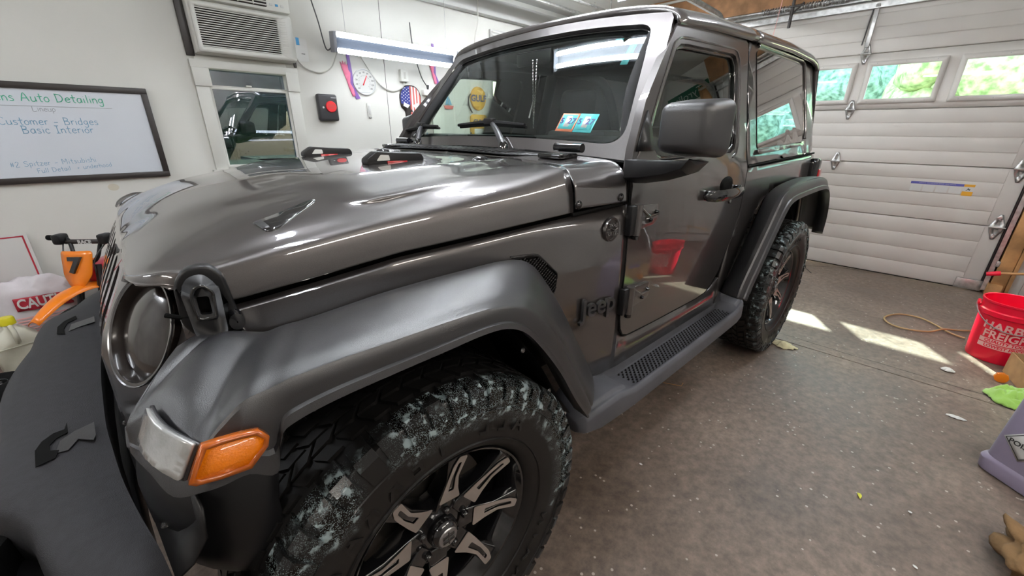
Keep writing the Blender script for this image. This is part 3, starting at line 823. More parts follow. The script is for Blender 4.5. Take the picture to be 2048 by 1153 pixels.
# ---- wipers
def wiper(py, tip_y, L0):
    a = ws(py, .0, .02); a = (a[0] + .03, py, 1.262); b = ws(tip_y, .10, .022)
    rows = []
    arm = catmull([a, ((a[0] + b[0]) / 2, (a[1] + b[1]) / 2, (a[2] + b[2]) / 2 + .012), b], 6)
    w = tube('wiper_arm', arm, [.017 - .009 * i / (len(arm) - 1) for i in range(len(arm))], 'flare_plastic', car, n=8)
    lathe('wiper_pivot', [(.001, .02), (.014, .018), (.020, .006), (.022, -.02)], 'black_gloss', w, n=14, loc=(a[0], a[1], a[2]))
    for k, (r, off) in enumerate(((.011, .020), (.006, .006))):
        P = [ws(tip_y - L0 * .52 + L0 * i / 10, .098 - .002 * abs(i - 5), off) for i in range(11)]
        tube('wiper_blade', P, r if k else [.007 + .006 * (1 - abs(i - 5) / 5) for i in range(11)], 'black_plastic', w, n=6)
    box('blade_clip', b[0] - .01, b[0] + .02, tip_y - .025, tip_y + .025, b[2] - .01, b[2] + .015, 'black_plastic', w)
wiper(.225, .045, .44); wiper(-.44, -.545, .36)

# ---- grille
def gx(y, z): return .411 + .5 * min(.14, 1.05 - z) + .05 * max(0, .91 - z) - .38 * max(0, abs(y) - .42) - .005 * (abs(y) / .4) ** 2
def gmap(off=0.): return lambda u, v: (gx(u, v) + off, u, v)
o = rpoly([(-.655, 1.03), (-.625, .74), (.625, .74), (.655, 1.03), (.615, 1.082), (-.615, 1.082)][::-1], [.05, .05, .04, .05, .05, .04], 5)
holes = []
for k in range(7):
    c = (k - 3) * .105; lo = .80 if abs(k - 3) < 3 else .83
    holes.append(rpoly([(c - .030, lo), (c + .030, lo), (c + .030, 1.045), (c - .030, 1.045)], .026, 5))
for s in (1, -1): holes.append(ell(s * .535, .972, .098, .100, 36))
grille = plate('grille', o, holes, 'paint', gmap(), car, step=.035, thick=.015, smooth=35)
bv = grille.modifiers.new('bevel', 'BEVEL'); bv.width = .004; bv.segments = 2; bv.harden_normals = True; bv.limit_method = 'ANGLE'; bv.angle_limit = radians(50)
plate('grille_mesh', rpoly([(-.40, .77), (.40, .77), (.40, 1.065), (-.40, 1.065)], .02), [], 'gap_black', gmap(-.016), grille, step=.1, thick=.003)
for s in (1, -1):
    cy, cz = s * .535, .972
    hx = gx(cy, cz); n = Vector((1, s * .38, .5)).normalized(); M = Matrix.Translation((hx, cy, cz)) @ n.to_track_quat('X', 'Z').to_matrix().to_4x4()
    V, F = latheg([(.103, .004), (.101, .009), (.096, .008), (.092, -.01), (.088, -.035)], 40, 'x'); rg = mk('headlight_bezel', xf(V, M), F, 'headlight_lens', grille, smooth=50)
    V, F = latheg([(.094, -.014), (.080, -.004), (.055, .004), (.025, .009), (.0005, .010)], 36, 'x'); hl = mk('headlight_lens', xf(V, M), F, 'headlight_lens', grille, smooth=60)
    V, F = latheg([(.1035, .006), (.1045, .0085), (.1035, .0105), (.1015, .009)], 44, 'x'); mk('trim_ring', xf(V, M), F, 'ring_dark', grille, smooth=50)
# side returns of the grille shell, up to the fender panels
for s in (1, -1):
    rows = []
    for k in range(9):
        z = .76 + .318 * k / 8; zb = .76 + .268 * k / 8; yf = .625 + .026 * (z - .74) / .28
        rows.append([(gx(yf, z) - .004, s * (yf - .004), z), (gx(yf, z) - .020, s * (yf + .006), z - .3 * (z - zb)), (gx(yf, zb) - .045, s * (yf + .010), zb), (.30, s * (BY(.30, zb) - .002), zb)])
    V, F = gridg(rows); mk('grille_side', V, F, 'paint', car, smooth=60, thick=.004)
tube('hood_gap', [(.362, .648, 1.030), (.345, .657, 1.024), (.318, .661, 1.022), (.27, .665, 1.024)], .004, 'gap_black', car, n=6)

# ---- hood latch: moulded rubber strap body on the hood side
def latch(s):
    def LM(u, v, off): x = .312 - u; return (x, s * (BY(x, v) + off), v)
    base = plate('hood_latch', rpoly([(-.020, .985), (.035, .975), (.048, 1.00), (.040, 1.085), (.020, 1.108), (-.012, 1.104), (-.030, 1.080), (-.034, 1.01)], .012, 4), [], 'black_plastic', lambda u, v: LM(u, v, .012), car, step=.02, thick=.03, smooth=40)
    b = base.modifiers.new('bevel', 'BEVEL'); b.width = .006; b.segments = 3; b.limit_method = 'ANGLE'; b.angle_limit = radians(50)
    c = plate('latch_cover', rpoly([(-.020, .990), (.024, .987), (.028, 1.072), (.012, 1.097), (-.010, 1.094), (-.024, 1.072)], .01, 4), [rpoly([(-.006, 1.030), (.010, 1.028), (.011, 1.060), (-.006, 1.062)], .004, 3)], 'black_plastic', lambda u, v: LM(u, v, .024 + .010 * (v < 1.08)), base, step=.02, thick=.012, smooth=40)
    b = c.modifiers.new('bevel', 'BEVEL'); b.width = .004; b.segments = 2; b.limit_method = 'ANGLE'; b.angle_limit = radians(50)
    plate('latch_recess', rpoly([(-.009, 1.027), (.013, 1.025), (.014, 1.063), (-.009, 1.065)], .004, 3), [], 'gap_black', lambda u, v: LM(u, v, .016), base, step=.02, thick=.002)
    plate('latch_lip', rpoly([(-.013, 1.020), (.016, 1.018), (.020, 1.066), (.008, 1.082), (-.006, 1.080), (-.014, 1.066)], .006, 3), [rpoly([(-.009, 1.025), (.012, 1.023), (.016, 1.064), (.006, 1.077), (-.004, 1.075), (-.010, 1.062)], .005, 3)], 'black_gloss', lambda u, v: LM(u, v, .037), base, step=.02, thick=.006)
    lathe('latch_pin', [(.001, .015), (.012, .013), (.014, .004), (.014, -.012)], 'black_gloss', base, n=14, axis='y', loc=(.272, s * (BY(.272, 1.0) + .018), 1.004)).scale = (1, s, 1.3)
    box('latch_foot', .262, .345, min(s * (BY(.3, .98) - .0), s * (BY(.3, .98) + .035)), max(s * (BY(.3, .98) - .0), s * (BY(.3, .98) + .035)), .974, .986, 'black_gloss', base, bevel=.004)
latch(1)

# ---- flares
def flare(name, ST, s, msub=12, mat_='flare_plastic', bulge=.034, cx=0.):
    """stations: inner (body) point, crease point, lip point; returns the mesh object"""
    rows = []
    for si, (I, C, L) in enumerate(ST):
        I, C, L = Vector(I), Vector(C), Vector(L); sec = []
        a, b = ST[max(0, si - 1)], ST[min(len(ST) - 1, si + 1)]
        T = (Vector(b[0]) + Vector(b[1]) - Vector(a[0]) - Vector(a[1])).normalized()
        nrm = (C - I).cross(T); nrm.normalize()
        mid = (I + C) / 2 - Vector((cx, .8, .42))
        if nrm.dot(Vector((mid.x, 0, mid.z))) < 0: nrm = -nrm
        wgt = min(1., si / 14)                          # the nose stays flat
        I = I - nrm * .018 * wgt
        for k in range(msub + 1):
            t = k / msub; q = sin(pi / 2 * t / .3) if t < .3 else cos(pi / 2 * (t - .3) / .7)
            sec.append(I + (C - I) * t + nrm * bulge * q * (.35 + .65 * wgt) * (1 - .0 * t))
        # rounded crease, flat face, second small crease, lip, return
        d1 = (C - I).normalized(); d2 = (L - C).normalized()
        sec = sec[:-1] + [C - d1 * .012, C - d1 * .004 + d2 * .002, C + d2 * .008]
        ln = (L - C).length
        sec += [C + d2 * ln * .45, C + d2 * ln * .72]
        out = Vector((0, 1, 0)) * .006
        sec += [C + d2 * ln * .76 + out, L + out * 1.3, L + Vector((0, -.012, 0)) + out, L + Vector((0, -.05, 0)) + (C - L) * .15]
        rows.append([(q.x, s * q.y, q.z) for q in sec])
    V, F = gridg(rows)
    return mk(name, V, F, mat_, car, smooth=38, thick=.004)
def dense(ST, n=4):
    out = []
    A = [catmull([st[k] for st in ST], n) for k in range(3)]
    return list(zip(*A))
FS = [((.292, .655, .985), (0.367,0.691,0.985), (.360, .700, .84)),
      ((.285, .657, .984), (0.401,0.748,0.972), (.400, .750, .83)),
      ((.275, .659, .983), (0.437,0.804,0.946), (0.440,0.800,0.907)),
      ((.262, .661, .982), (0.402,0.824,0.968), (0.425,0.860,0.897)),
      ((.246, .663, .980), (0.384,0.891,0.967), (0.408,0.912,0.887)),
      ((.225, .666, .975), (0.367,0.940,0.960), (0.378,0.948,0.902)),
      ((.200, .669, .970), (0.345,0.942,0.977), (0.357,0.954,0.903)),
      ((.175, .672, .969), (0.315,0.939,0.996), (0.330,0.954,0.902)),
      ((.145, .676, .969), (0.285,0.938,1.000), (.300, .950, .88)),
      ((.125, .678, .970), (.262, .938, 1.004), (.285, .946, .930)),
      ((.110, .680, .972), (.240, .938, 1.005), (.262, .945, .944)),
      ((.060, .687, .980), (.180, .9375, 1.006), (.200, .945, .952)),
      ((.000, .694, .990), (.098, .9375, 1.005), (.104, .945, .955)),
      ((-.09, .705, .998), (.000, .9375, 1.004), (.010, .945, .957)),
      ((-.18, .717, 1.004), (-.075, .9375, 1.002), (-.060, .945, .959)),
      ((-.28, .729, 1.010), (-.130, .9375, .997), (-.115, .945, .955)),
      ((-.345, .737, 1.008), (-.175, .9375, .984), (-.158, .945, .940)),
      ((-.385, .743, .995), (-.214, .9375, .963), (-.196, .945, .912)),
      ((-.419, .749, .952), (-.277, .9375, .905), (-.250, .945, .848)),
      ((-.476, .759, .868), (-.345, .9375, .805), (-.310, .945, .765)),
      ((-.543, .767, .754), (-.415, .936, .680), (-.375, .944, .658)),
      ((-.615, .775, .630), (-.468, .934, .590), (-.430, .940, .582)),
      ((-.640, .779, .580), (-.490, .930, .552), (-.455, .936, .548))]
FSD = dense(FS, 4)
ff = flare('fender_flare', FSD, 1)
flare('fender_flare', FSD, -1)
# parking lamp (clear) and side marker (amber) let into the nose of the flare
LQ = [(0.402,0.833,0.974), (0.366,0.943,0.962), (0.389,0.945,0.921), (0.421,0.838,0.935)]
def lamp_map(off, s):
    a, b, c, d = [Vector(q) for q in LQ]; n = (b - a).cross(d - a).normalized()
    if n.y < 0: n = -n
    def f(u, v):
        p = (a.lerp(b, u)).lerp(d.lerp(c, u), v) + n * (off + .010 * sin(pi * u) * 1.0)
        return (p.x, s * p.y, p.z)
    return f
AM = [(0.366,0.956,0.970), (0.347,0.956,0.968), (0.328,0.956,0.965), (0.308,0.956,0.960), (0.299,0.956,0.947), (0.303,0.956,0.934), (0.326,0.956,0.913), (0.358,0.956,0.917), (0.382,0.956,0.923), (0.388,0.956,0.929)]
for s in (1, -1):
    par = ff if s == 1 else car
    lp = plate('parking_lamp', rpoly([(0.02, 0), (.985, 0), (.985, 1), (.06, 1), (-.02, .55)], .05, 3), [], 'lamp_clear', lamp_map(.008, s), par, step=.15, thick=.006)
    plate('lamp_pocket', rpoly([(-.04, .0), (1.0, .0), (1.0, 1.04), (.02, 1.06), (-.08, .6)], .05, 3), [], 'flare_plastic', lamp_map(.002, s), par, step=.15, thick=.004)
    mo = [(q[0], q[2]) for q in AM]; cx = sum(a for a, b in mo) / len(mo); cz = sum(b for a, b in mo) / len(mo)
    mi = [(cx + (a - cx) * .86, cz + (b - cz) * .80) for a, b in mo]
    plate('marker_rim', mo, [mi], 'amber_dark', lambda u, v: (u, s * (.964 + (.97 - v) * .05), v), par, step=.03, thick=.012)
    plate('side_marker', mi, [], 'amber', lambda u, v: (u, s * (.961 + (.97 - v) * .05), v), par, step=.03, thick=.010)
# mesh vent behind the front flare
for s in (1, -1):
    vo = [(-.330, 1.012), (-.425, 1.006), (-.500, .935), (-.490, .872), (-.470, .872), (-.405, .965), (-.36, .997)]
    vn = plate('fender_vent', rpoly(vo, .010, 3), [], 'gap_black', lambda u, v: side(u, v, .0015, s), car, step=.03, thick=.003)
    vi = [(a * .97 - .0125, (b - .95) * .9 + .947) for a, b in vo]
    plate('vent_rim', rpoly(vo, .010, 3), [rpoly(vi, .008, 3)], 'black_plastic', lambda u, v: side(u, v, .006, s), vn, step=.03, thick=.006)
    lat = []
    for i in range(14):
        for j in range(24):
            u = -.36 - j * .0068; v = 1.005 - i * .0115 - (j % 2) * .0057
            if inside((u, v), vi):
                g = tubeg([side(u - .0038, v - .004, .005, s), side(u, v, .0065, s), side(u + .0038, v - .004, .005, s)],   .0019, 4); lat.append(g)
    mk('vent_mesh', *merge(lat), 'black_gloss', vn, smooth=50, kind='stuff')

# rear quarter (body below the hardtop) and rear flare
RS = [((-1.765, .799, .545), (-1.615, .925, .590), (-1.66, .945, .575)),
      ((-1.790, .799, .590), (-1.640, .925, .650), (-1.69, .945, .625)),
      ((-1.857, .799, .664), (-1.710, .925, .735), (-1.752, .945, .700)),
      ((-1.911, .799, .740), (-1.775, .925, .810), (-1.812, .945, .775)),
      ((-1.984, .799, .836), (-1.840, .925, .885), (-1.872, .945, .846)),
      ((-2.055, .799, .926), (-1.905, .925, .962), (-1.930, .945, .912)),
      ((-2.115, .796, .990), (-1.955, .925, 1.015), (-1.975, .945, .958)),
      ((-2.200, .795, 1.022), (-2.010, .925, 1.045), (-2.025, .945, .990)),
      ((-2.320, .794, 1.040), (-2.120, .925, 1.062), (-2.130, .945, 1.006)),
      ((-2.500, .794, 1.052), (-2.400, .925, 1.072), (-2.400, .945, 1.012)),
      ((-2.680, .794, 1.052), (-2.680, .925, 1.070), (-2.680, .945, 1.010)),
      ((-2.820, .794, 1.035), (-2.840, .925, 1.045), (-2.830, .945, .985)),
      ((-2.930, .796, .960), (-2.950, .925, .960), (-2.925, .945, .910)),
      ((-2.990, .799, .840), (-3.020, .925, .830), (-2.990, .945, .800)),
      ((-3.030, .799, .700), (-3.060, .92, .690), (-3.030, .94, .680))]
RSD = dense(RS, 4)
flare('fender_flare', RSD, 1, bulge=.02, cx=-2.459); flare('fender_flare', RSD, -1, bulge=.02, cx=-2.459)
for s in (1, -1):
    q = [(-1.795, 1.160), (-3.00, 1.185), (-3.045, 1.14), (-3.05, .72), (-2.99, .74), (-2.93, .90), (-2.82, 1.0), (-2.6, 1.03), (-2.3, 1.02), (-2.13, .985), (-2.05, .90), (-1.97, .80), (-1.88, .68), (-1.80, .57), (-1.76, .52), (-1.70, .50), (-.66, .555), (-.79, .585), (-.85, .575), (-1.45, .56), (-1.60, .585), (-1.70, .66), (-1.79, .85), (-1.812, 1.0)]
    plate('rear_quarter', q[:16], [], 'paint', lambda u, v: side(u, v, 0, s), car, step=.06, thick=.02, smooth=40)
    rk = plate('rocker', [(-.655, .600), (-.665, .50), (-1.80, .490), (-1.70, .64), (-1.62, .598), (-1.45, .588), (-.90, .605), (-.84, .62), (-.80, .66), (-.795, 1.0), (-.79, 1.0), (-.785, .6)], [], 'paint', lambda u, v: side(u, v, -.003, s), car, step=.08, thick=.02, smooth=40)
# dark seams where the door meets the body
DOOR = [(-.802, 1.106), (-.802, .700), (-.812, .660), (-.830, .632), (-.862, .619), (-1.04, .610), (-1.447, .600), (-1.535, .606), (-1.60, .632), (-1.66, .690), (-1.745, .850), (-1.785, .960), (-1.800, 1.060), (-1.800, 1.160)]
UP = [(-1.812, 1.25), (-1.835, 1.45), (-1.872, 1.665), (-1.868, 1.695), (-1.84, 1.712), (-1.55, 1.706), (-1.30, 1.696), (-1.22, 1.690), (-1.195, 1.678), (-1.165, 1.648), (-1.05, 1.535), (-.935, 1.415), (-.842, 1.275), (-.812, 1.215)]
GL = [(-.965, 1.262), (-.985, 1.236), (-1.02, 1.226), (-1.62, 1.236), (-1.665, 1.250), (-1.690, 1.290), (-1.735, 1.560), (-1.735, 1.602), (-1.715, 1.628), (-1.68, 1.634), (-1.262, 1.618), (-1.205, 1.612), (-1.165, 1.592), (-.985, 1.372), (-.955, 1.325), (-.952, 1.285)]
for s in (1, -1):
    dr = plate('door', DOOR + UP, [GL], 'paint', lambda u, v: side(u, v, .004, s), car, step=.05, thick=.03, smooth=40)
    bv = dr.modifiers.new('bevel', 'BEVEL'); bv.width = .006; bv.segments = 3; bv.harden_normals = True; bv.limit_method = 'ANGLE'; bv.angle_limit = radians(50)
    gl = plate('door_glass', GL, [], 'door_glass', lambda u, v: side(u, v, -.016, s), dr, step=.08, thick=0, smooth=60)
    ci = [(-1.36 + (a + 1.36) * .965, 1.43 + (b - 1.43) * .93) for a, b in GL]
    plate('window_seal', GL, [ci], 'black_gloss', lambda u, v: side(u, v, -.006, s), dr, step=.05, thick=.006)
    co = [(-1.36 + (a + 1.36) * 1.05, 1.43 + (b - 1.43) * 1.10) for a, b in GL]
    tube('frame_crease', [side(a, b, .005, s) for a, b in co[3:15]], .0045, 'paint', dr, n=6)
    tube('door_seam', [side(a, b, .001, s) for a, b in ([(-.799, 1.215)] + DOOR)], .0042, 'gap_black', car, n=6)
    tube('door_seam', [side(a, b, .001, s) for a, b in [(-1.800, 1.158)] + UP[:3]], .005, 'gap_black', car, n=6)
    # mirror sail and the crease under the belt line
    plate('mirror_sail', [(-.848, 1.262), (-.955, 1.262), (-.950, 1.330), (-.935, 1.385)], [], 'black_plastic', lambda u, v: side(u, v, .010, s), dr, step=.05, thick=.012)
    # hinges
    for z in (1.055, .775):
        hg = plate('door_hinge', rpoly([(-.845, z - .036), (-.845, z + .042), (-.955, z + .036), (-.958, z - .020), (-.935, z - .030)], .008, 3), [], 'paint', lambda u, v: side(u, v, .018, s), dr, step=.03, thick=.016, smooth=40)
        b = hg.modifiers.new('bevel', 'BEVEL'); b.width = .004; b.segments = 2; b.limit_method = 'ANGLE'; b.angle_limit = radians(50)
        ridge = tube('hinge_rib', [side(-.845, z + .034, .020, s), side(-.88, z + .012, .021, s), side(-.90, z + .002, .021, s), side(-.955, z + .004, .020, s)], .004, 'paint', hg, n=6)
        yb = BY(-.82, z) + .018
        tube('hinge_barrel', [(-.826, s * yb, z - .052), (-.826, s * yb, z + .048)], .015, 'paint', hg, n=14, smooth=40)
        tube('hinge_barrel', [(-.826, s * yb, z - .066), (-.826, s * yb, z - .054)], .012, 'black_gloss', hg, n=12, smooth=40)
        box('hinge_plate', -.822, -.785, min(s * (yb - .02), s * (yb + .004)), max(s * (yb - .02), s * (yb + .004)), z - .05, z + .046, 'black_plastic', hg)
        for (bx, bz) in ((-.905, -.012), (-.940, .012)):
            b = lathe('hinge_bolt', [(.001, .006), (.005, .006), (.0065, .0), (.0075, -.004)], 'black_gloss', hg, n=10, axis='y', loc=(bx, s * (BY(bx, z) + .022), z + bz)); b.scale = (1, s, 1)
    # door handle with the recessed cup, grip and lock
    hx, hzv = -1.50, 1.080
    cup = plate('handle_cup', ell(-1.570, 1.105, .070, .036, 24), [], 'gap_black', lambda u, v: side(u, v, .0055, s), dr, step=.03, thick=.002)
    secs_ = []
    for u, hh, o_ in ((-1.345, .010, .012), (-1.355, .021, .024), (-1.385, .025, .036), (-1.45, .026, .048), (-1.56, .024, .054), (-1.63, .022, .050), (-1.680, .018, .038), (-1.700, .010, .022)):
        c = side(u, 1.078 + (-1.352 - u) * -.035 * 0 - .002, o_, s)
        secs_.append([(c[0], c[1] + s * .012 * cos(a) , c[2] + hh * sin(a)) for a in [pi / 8 + pi / 4 * k for k in range(8)]])
    V, F = loftg(secs_); grip = mk('door_handle', V, F, 'black_gloss', dr, smooth=45)
    box('handle_mount', -1.40, -1.355, min(s * .79, s * .83), max(s * .79, s * .83), 1.058, 1.098, 'black_gloss', grip, bevel=.008)
    box('handle_mount', -1.69, -1.655, min(s * .79, s * .825), max(s * .79, s * .825), 1.064, 1.098, 'black_gloss', grip, bevel=.008)
    lk = lathe('lock', [(.001, .006), (.010, .006), (.013, .003), (.014, -.004)], 'black_gloss', dr, n=20, axis='y', loc=(-1.632, s * (BY(-1.6, 1.03) + .004), 1.030)); lk.scale = (1, s, 1)
    lathe('lock_face', [(.001, .0075), (.0085, .0072), (.009, .004)], 'steel', dr, n=16, axis='y', loc=(-1.632, s * (BY(-1.6, 1.03) + .004), 1.030)).scale = (1, s, 1)

# lettering and round badge on the fender panel behind the flare
def side_text(nm, s_, size, x, z, m, depth, off, tilt=0., bold=0.):
    off += .003; p = Vector(side(x, z, off)); q = Vector(side(x - .05, z + tilt, off)); r = Vector(side(x, z + .05, off))
    return text(nm, s_, size, frameM(p, q - p, r - p), m, car, depth=depth, bold=bold)
side_text('lettering', 'Jeep', .092, -.675, .790, 'flare_plastic', .006, .008, .000, .0014)
bd = lathe('round_badge', [(.001, .003), (.030, .003), (.032, .006), (.037, .006), (.039, .0), (.039, -.004)], 'paint', car, n=32, axis='y', loc=(-.720, BY(-.72, 1.03) + .001, 1.034))
side_text('lettering', 'TRAIL', .017, -.720, 1.048, 'paint', .002, .006, 0, .0005)
side_text('lettering', 'RATED', .017, -.720, 1.022, 'paint', .002, .006, 0, .0005)
tube('badge_line', [side(-.695, 1.035, .006), side(-.715, 1.038, .006), side(-.73, 1.030, .006), side(-.746, 1.036, .006)], .002, 'paint', car, n=5)

# ---- hardtop: rear side shell with the big bonded glass, roof panels
for s in (1, -1):
    ht = plate('hardtop_side', rpoly([(-1.815, 1.178), (-3.005, 1.205), (-3.03, 1.40), (-3.015, 1.745), (-2.0, 1.742), (-1.90, 1.725)], [.0, .03, .0, .02, .01, .01], 3), [], 'paint', lambda u, v: side(u, v, .0, s), car, step=.07, thick=.02, smooth=40)
    tube('belt_seam', [side(u, 1.170 + (-1.81 - u) * .022, -.001, s) for u in (-1.81, -2.2, -2.6, -3.0)], .006, 'gap_black', car, n=6)
    G = rpoly([(-1.960, 1.245), (-2.725, 1.268), (-2.80, 1.300), (-2.785, 1.690), (-2.02, 1.690), (-1.985, 1.675)], [.02, .03, .05, .03, .03, .02], 4)
    qg = plate('quarter_glass', G, [], 'privacy_glass', lambda u, v: side(u, v, .003, s), ht, step=.07, thick=0, smooth=60)
    tube('drip_moulding', [side(u, v, .006, s) for u, v in ((-2.0, 1.700), (-2.01, 1.712), (-2.4, 1.716), (-2.75, 1.718), (-2.80, 1.705), (-2.812, 1.60), (-2.822, 1.35), (-2.80, 1.285))], .008, 'paint', ht, n=8)
    plate('lower_bevel', rpoly([(-1.95, 1.222), (-2.80, 1.25), (-2.80, 1.270), (-1.95, 1.243)], .004, 2), [], 'paint', lambda u, v: side(u, v, .004 + .010 * (1.27 - v) / .05, s), ht, step=.06, thick=.004)
ZR = [(-1.10, 1.68), (-1.19, 1.716), (-1.5, 1.742), (-1.96, 1.760), (-2.5, 1.775), (-2.9, 1.770), (-3.03, 1.752), (-3.06, 1.735)]
def roof_rows(xa, xb, n):
    rows = []
    for i in range(n + 1):
        x = xa + (xb - xa) * i / n; z = interp(sorted(ZR), x)
        w = .668 + .004 * min(1, (-1.2 - x))
        k = 1 if x > -2.9 else max(.55, 1 - (-2.9 - x) * 1.5)
        P = [(w - .002, z - .048), (w + .010, z - .044), (w + .014, z - .030), (w + .004, z - .010), (w - .030, z + .012 * k), (w - .10, z + .030 * k), (w - .25, z + .046 * k), (.2, z + .054 * k), (0, z + .056 * k)]
        P = [(p.x, p.y) for p in catmull([(a, b, 0) for a, b in P], 4)]
        full = [(x - .03 * (1 - (a / w) ** 2) * 0, -a, b) for a, b in P] + [(x, a, b) for a, b in P[-2::-1]]
        # the front edge of the roof bows forwards in plan
        f = max(0, 1 - (-1.17 - x) / .25) if x < -1.17 else 1
        full = [(q[0] + .012 * f * (1 - (q[1] / .67) ** 2), q[1], q[2]) for q in full]
        rows.append(full)
    return rows
V, F = gridg(roof_rows(-1.196, -1.940, 14)); mk('roof_panel', V, F, 'paint', car, smooth=50, thick=.03)
V, F = gridg(roof_rows(-1.946, -3.06, 20)); V2 = V; mk('rear_roof', V, F, 'paint', car, smooth=50, thick=.03)
rows = roof_rows(-1.940, -1.946, 1); rows = [[(x, y, z - .008) for x, y, z in r] for r in rows]; V, F = gridg(rows); mk('roof_seam', V, F, 'gap_black', car)
V, F = gridg([[(x, y, z) for x, y, z in roof_rows(-3.055, -3.06, 1)[1]], [(-3.05, y * 1.1, 1.2) for x, y, z in roof_rows(-3.055, -3.06, 1)[1]]]); mk('rear_shell', V, F, 'paint', car, smooth=50)
box('rear_body', -3.06, -3.00, -.775, .775, .50, 1.20, 'paint', car, bevel=.02)
box('rear_bumper', -3.22, -3.06, -.80, .80, .50, .66, 'bumper_plastic', car, bevel=.03)
# ---- tail lamps
for s in (1, -1):
    t = box('tail_lamp', -3.04, -2.955, min(s * .775, s * .842), max(s * .775, s * .842), .925, 1.165, 'black_gloss', car, bevel=.022, seg=4)
    box('red_lens', -3.048, -2.975, min(s * .795, s * .850), max(s * .795, s * .850), .955, 1.10, 'red_lens', t, bevel=.01)
# ---- door mirror
for s in (1, -1):
    Y = lambda a: s * a
    mh = box('door_mirror', -.885, -.735, min(Y(.885), Y(1.040)), max(Y(.885), Y(1.040)), 1.250, 1.408, 'flare_plastic', car, bevel=.030, seg=5)
    for v in mh.data.vertices:
        k = (v.co.x + .885) / .15                       # narrows towards the front
        v.co.y = s * (abs(v.co.y) - .030 * k * (abs(v.co.y) - .885) / .177)
        v.co.z = v.co.z - .018 * k * (v.co.z - 1.33) / .08
        v.co.x += -.045 * (abs(v.co.y) - .885) / .177 * k
    box('mirror_glass', -.888, -.884, min(Y(.905), Y(1.022)), max(Y(.905), Y(1.022)), 1.270, 1.388, 'chrome', mh, bevel=0)
    secs_ = [[(x + dx, s * y, z) for dx, z in ((.05, zt), (.05, zb + .02), (.0, zb), (-.07, zb + .006), (-.085, zt - .01), (-.02, zt))] for x, y, zt, zb in ((-.815, .782, 1.240, 1.168), (-.815, .83, 1.240, 1.172), (-.82, .90, 1.242, 1.186), (-.82, .955, 1.245, 1.205), (-.82, .975, 1.25, 1.232))]
    V, F = loftg(secs_); mk('mirror_arm', V, F, 'black_plastic', mh, bevel=.008, seg=2)
    if s == -1:      # the passenger mirror is folded back against the glass
        mh.matrix_local = Matrix.Translation((-.84, -.80, 0)) @ Matrix.Rotation(radians(-98), 4, 'Z') @ Matrix.Translation((.84, .80, 0))

# ---- running boards
BX0, BX1 = -.50, -1.93
def board(s):
    rows = []
    #          x     yin  yout  ztop_in ztop ztop_out zb
    ST = [(-.515, .800, .868, .455, .452, .448, .405), (-.535, .79, .888, .478, .474, .468, .40), (-.60, .78, .902, .505, .500, .488, .395), (-.70, .775, .905, .508, .502, .490, .392),
          (-.755, .772, .906, .508, .488, .478, .39), (-.80, .77, .906, .500, .452, .466, .388), (-.84, .77, .906, .498, .447, .465, .388), (-1.2, .768, .905, .498, .447, .465, .388),
          (-1.6, .766, .902, .498, .447, .465, .388), (-1.77, .765, .900, .498, .449, .466, .388), (-1.80, .765, .899, .504, .488, .478, .39), (-1.86, .765, .893, .506, .500, .488, .395),
          (-1.925, .768, .872, .500, .494, .480, .40), (-1.945, .772, .850, .485, .478, .468, .405)]
    for x, yi, yo, zi, zt, zo, zb in ST:
        rows.append([(x, s * y, z) for y, z in ((yi - .05, zb), (yi - .05, zi - .004), (yi - .012, zi), (yi + .006, zi - .004), (yi + .016, zt), (yo - .030, zt), (yo - .022, zo), (yo - .010, zo), (yo, zo - .014), (yo + .002, zb + .012), (yo - .014, zb))])
    V, F = loftg(rows); b = mk('running_board', V, F, 'board_plastic', car, bevel=.004, seg=2, smooth=32)
    # raised grip studs, in staggered rows
    parts = []
    for i in range(78):
        for j in range(6):
            x = -.850 - i * .0118; y = .798 + j * .0215 + (i % 2) * .01075
            if y > .874: continue
            v, f = latheg([(.0001, .0060), (.0030, .0055), (.0044, .0)], 8)
            parts.append((xf(v, Matrix.Translation((x, s * y, .4475)) @ Matrix.Scale(1.15, 4, (1, 0, 0))), f))
    mk('grip_studs', *merge(parts), 'black_plastic', b, smooth=50, kind='stuff')
    for x in (-.75, -1.25, -1.75): box('board_bracket', x - .02, x + .02, min(s * .60, s * .86), max(s * .60, s * .86), .375, .392, 'black_matte', b, bevel=0)
board(1); board(-1)

# ---- front bumper: wide textured top, pocket for the lamp at the side, tow hooks
TOPF = [(.700, 0, .712), (.695, .12, .712), (.678, .26, .712), (.676, .386, .712), (.664, .49, .710), (.612, .575, .708), (.586, .67, .705), (.562, .75, .700), (.535, .84, .692), (.500, .90, .682)]
TOPR = [(.530, 0, .712), (.528, .12, .712), (.525, .2, .712), (.518, .354, .712), (.508, .46, .711), (.495, .577, .709), (.475, .695, .706), (.456, .79, .702), (.446, .86, .696), (.44, .90, .690)]
def along(T, n=40): 
    P = catmull(T, 8); return [P[int(i * (len(P) - 1) / n)] for i in range(n + 1)]
A, B = along(TOPF), along(TOPR)
rows = []
for s in (-1, 1):
    rng = range(40, 0, -1) if s == -1 else range(41)
    for i in rng:
        a, b = A[i], B[i]; sec = []
        d = Vector((a.x - b.x, 0, 0))
        sec.append(b + Vector((0, 0, -.10)))
        sec.append(b + Vector((0, 0, -.006)))
        for k in range(9): sec.append(b.lerp(a, k / 8) + Vector((.0, 0, .010 * sin(pi * k / 8))))
        sec.append(a + Vector((.010, 0, -.012))); sec.append(a + Vector((.016, 0, -.05)))
        sec.append(a + Vector((.012, 0, -.11))); sec.append(a + Vector((-.02, 0, -.16)))
        rows.append([(q.x, s * abs(q.y), q.z) for q in sec])
V, F = gridg(rows); bum = mk('front_bumper', V, F, 'bumper_plastic', car, smooth=45, thick=.012)
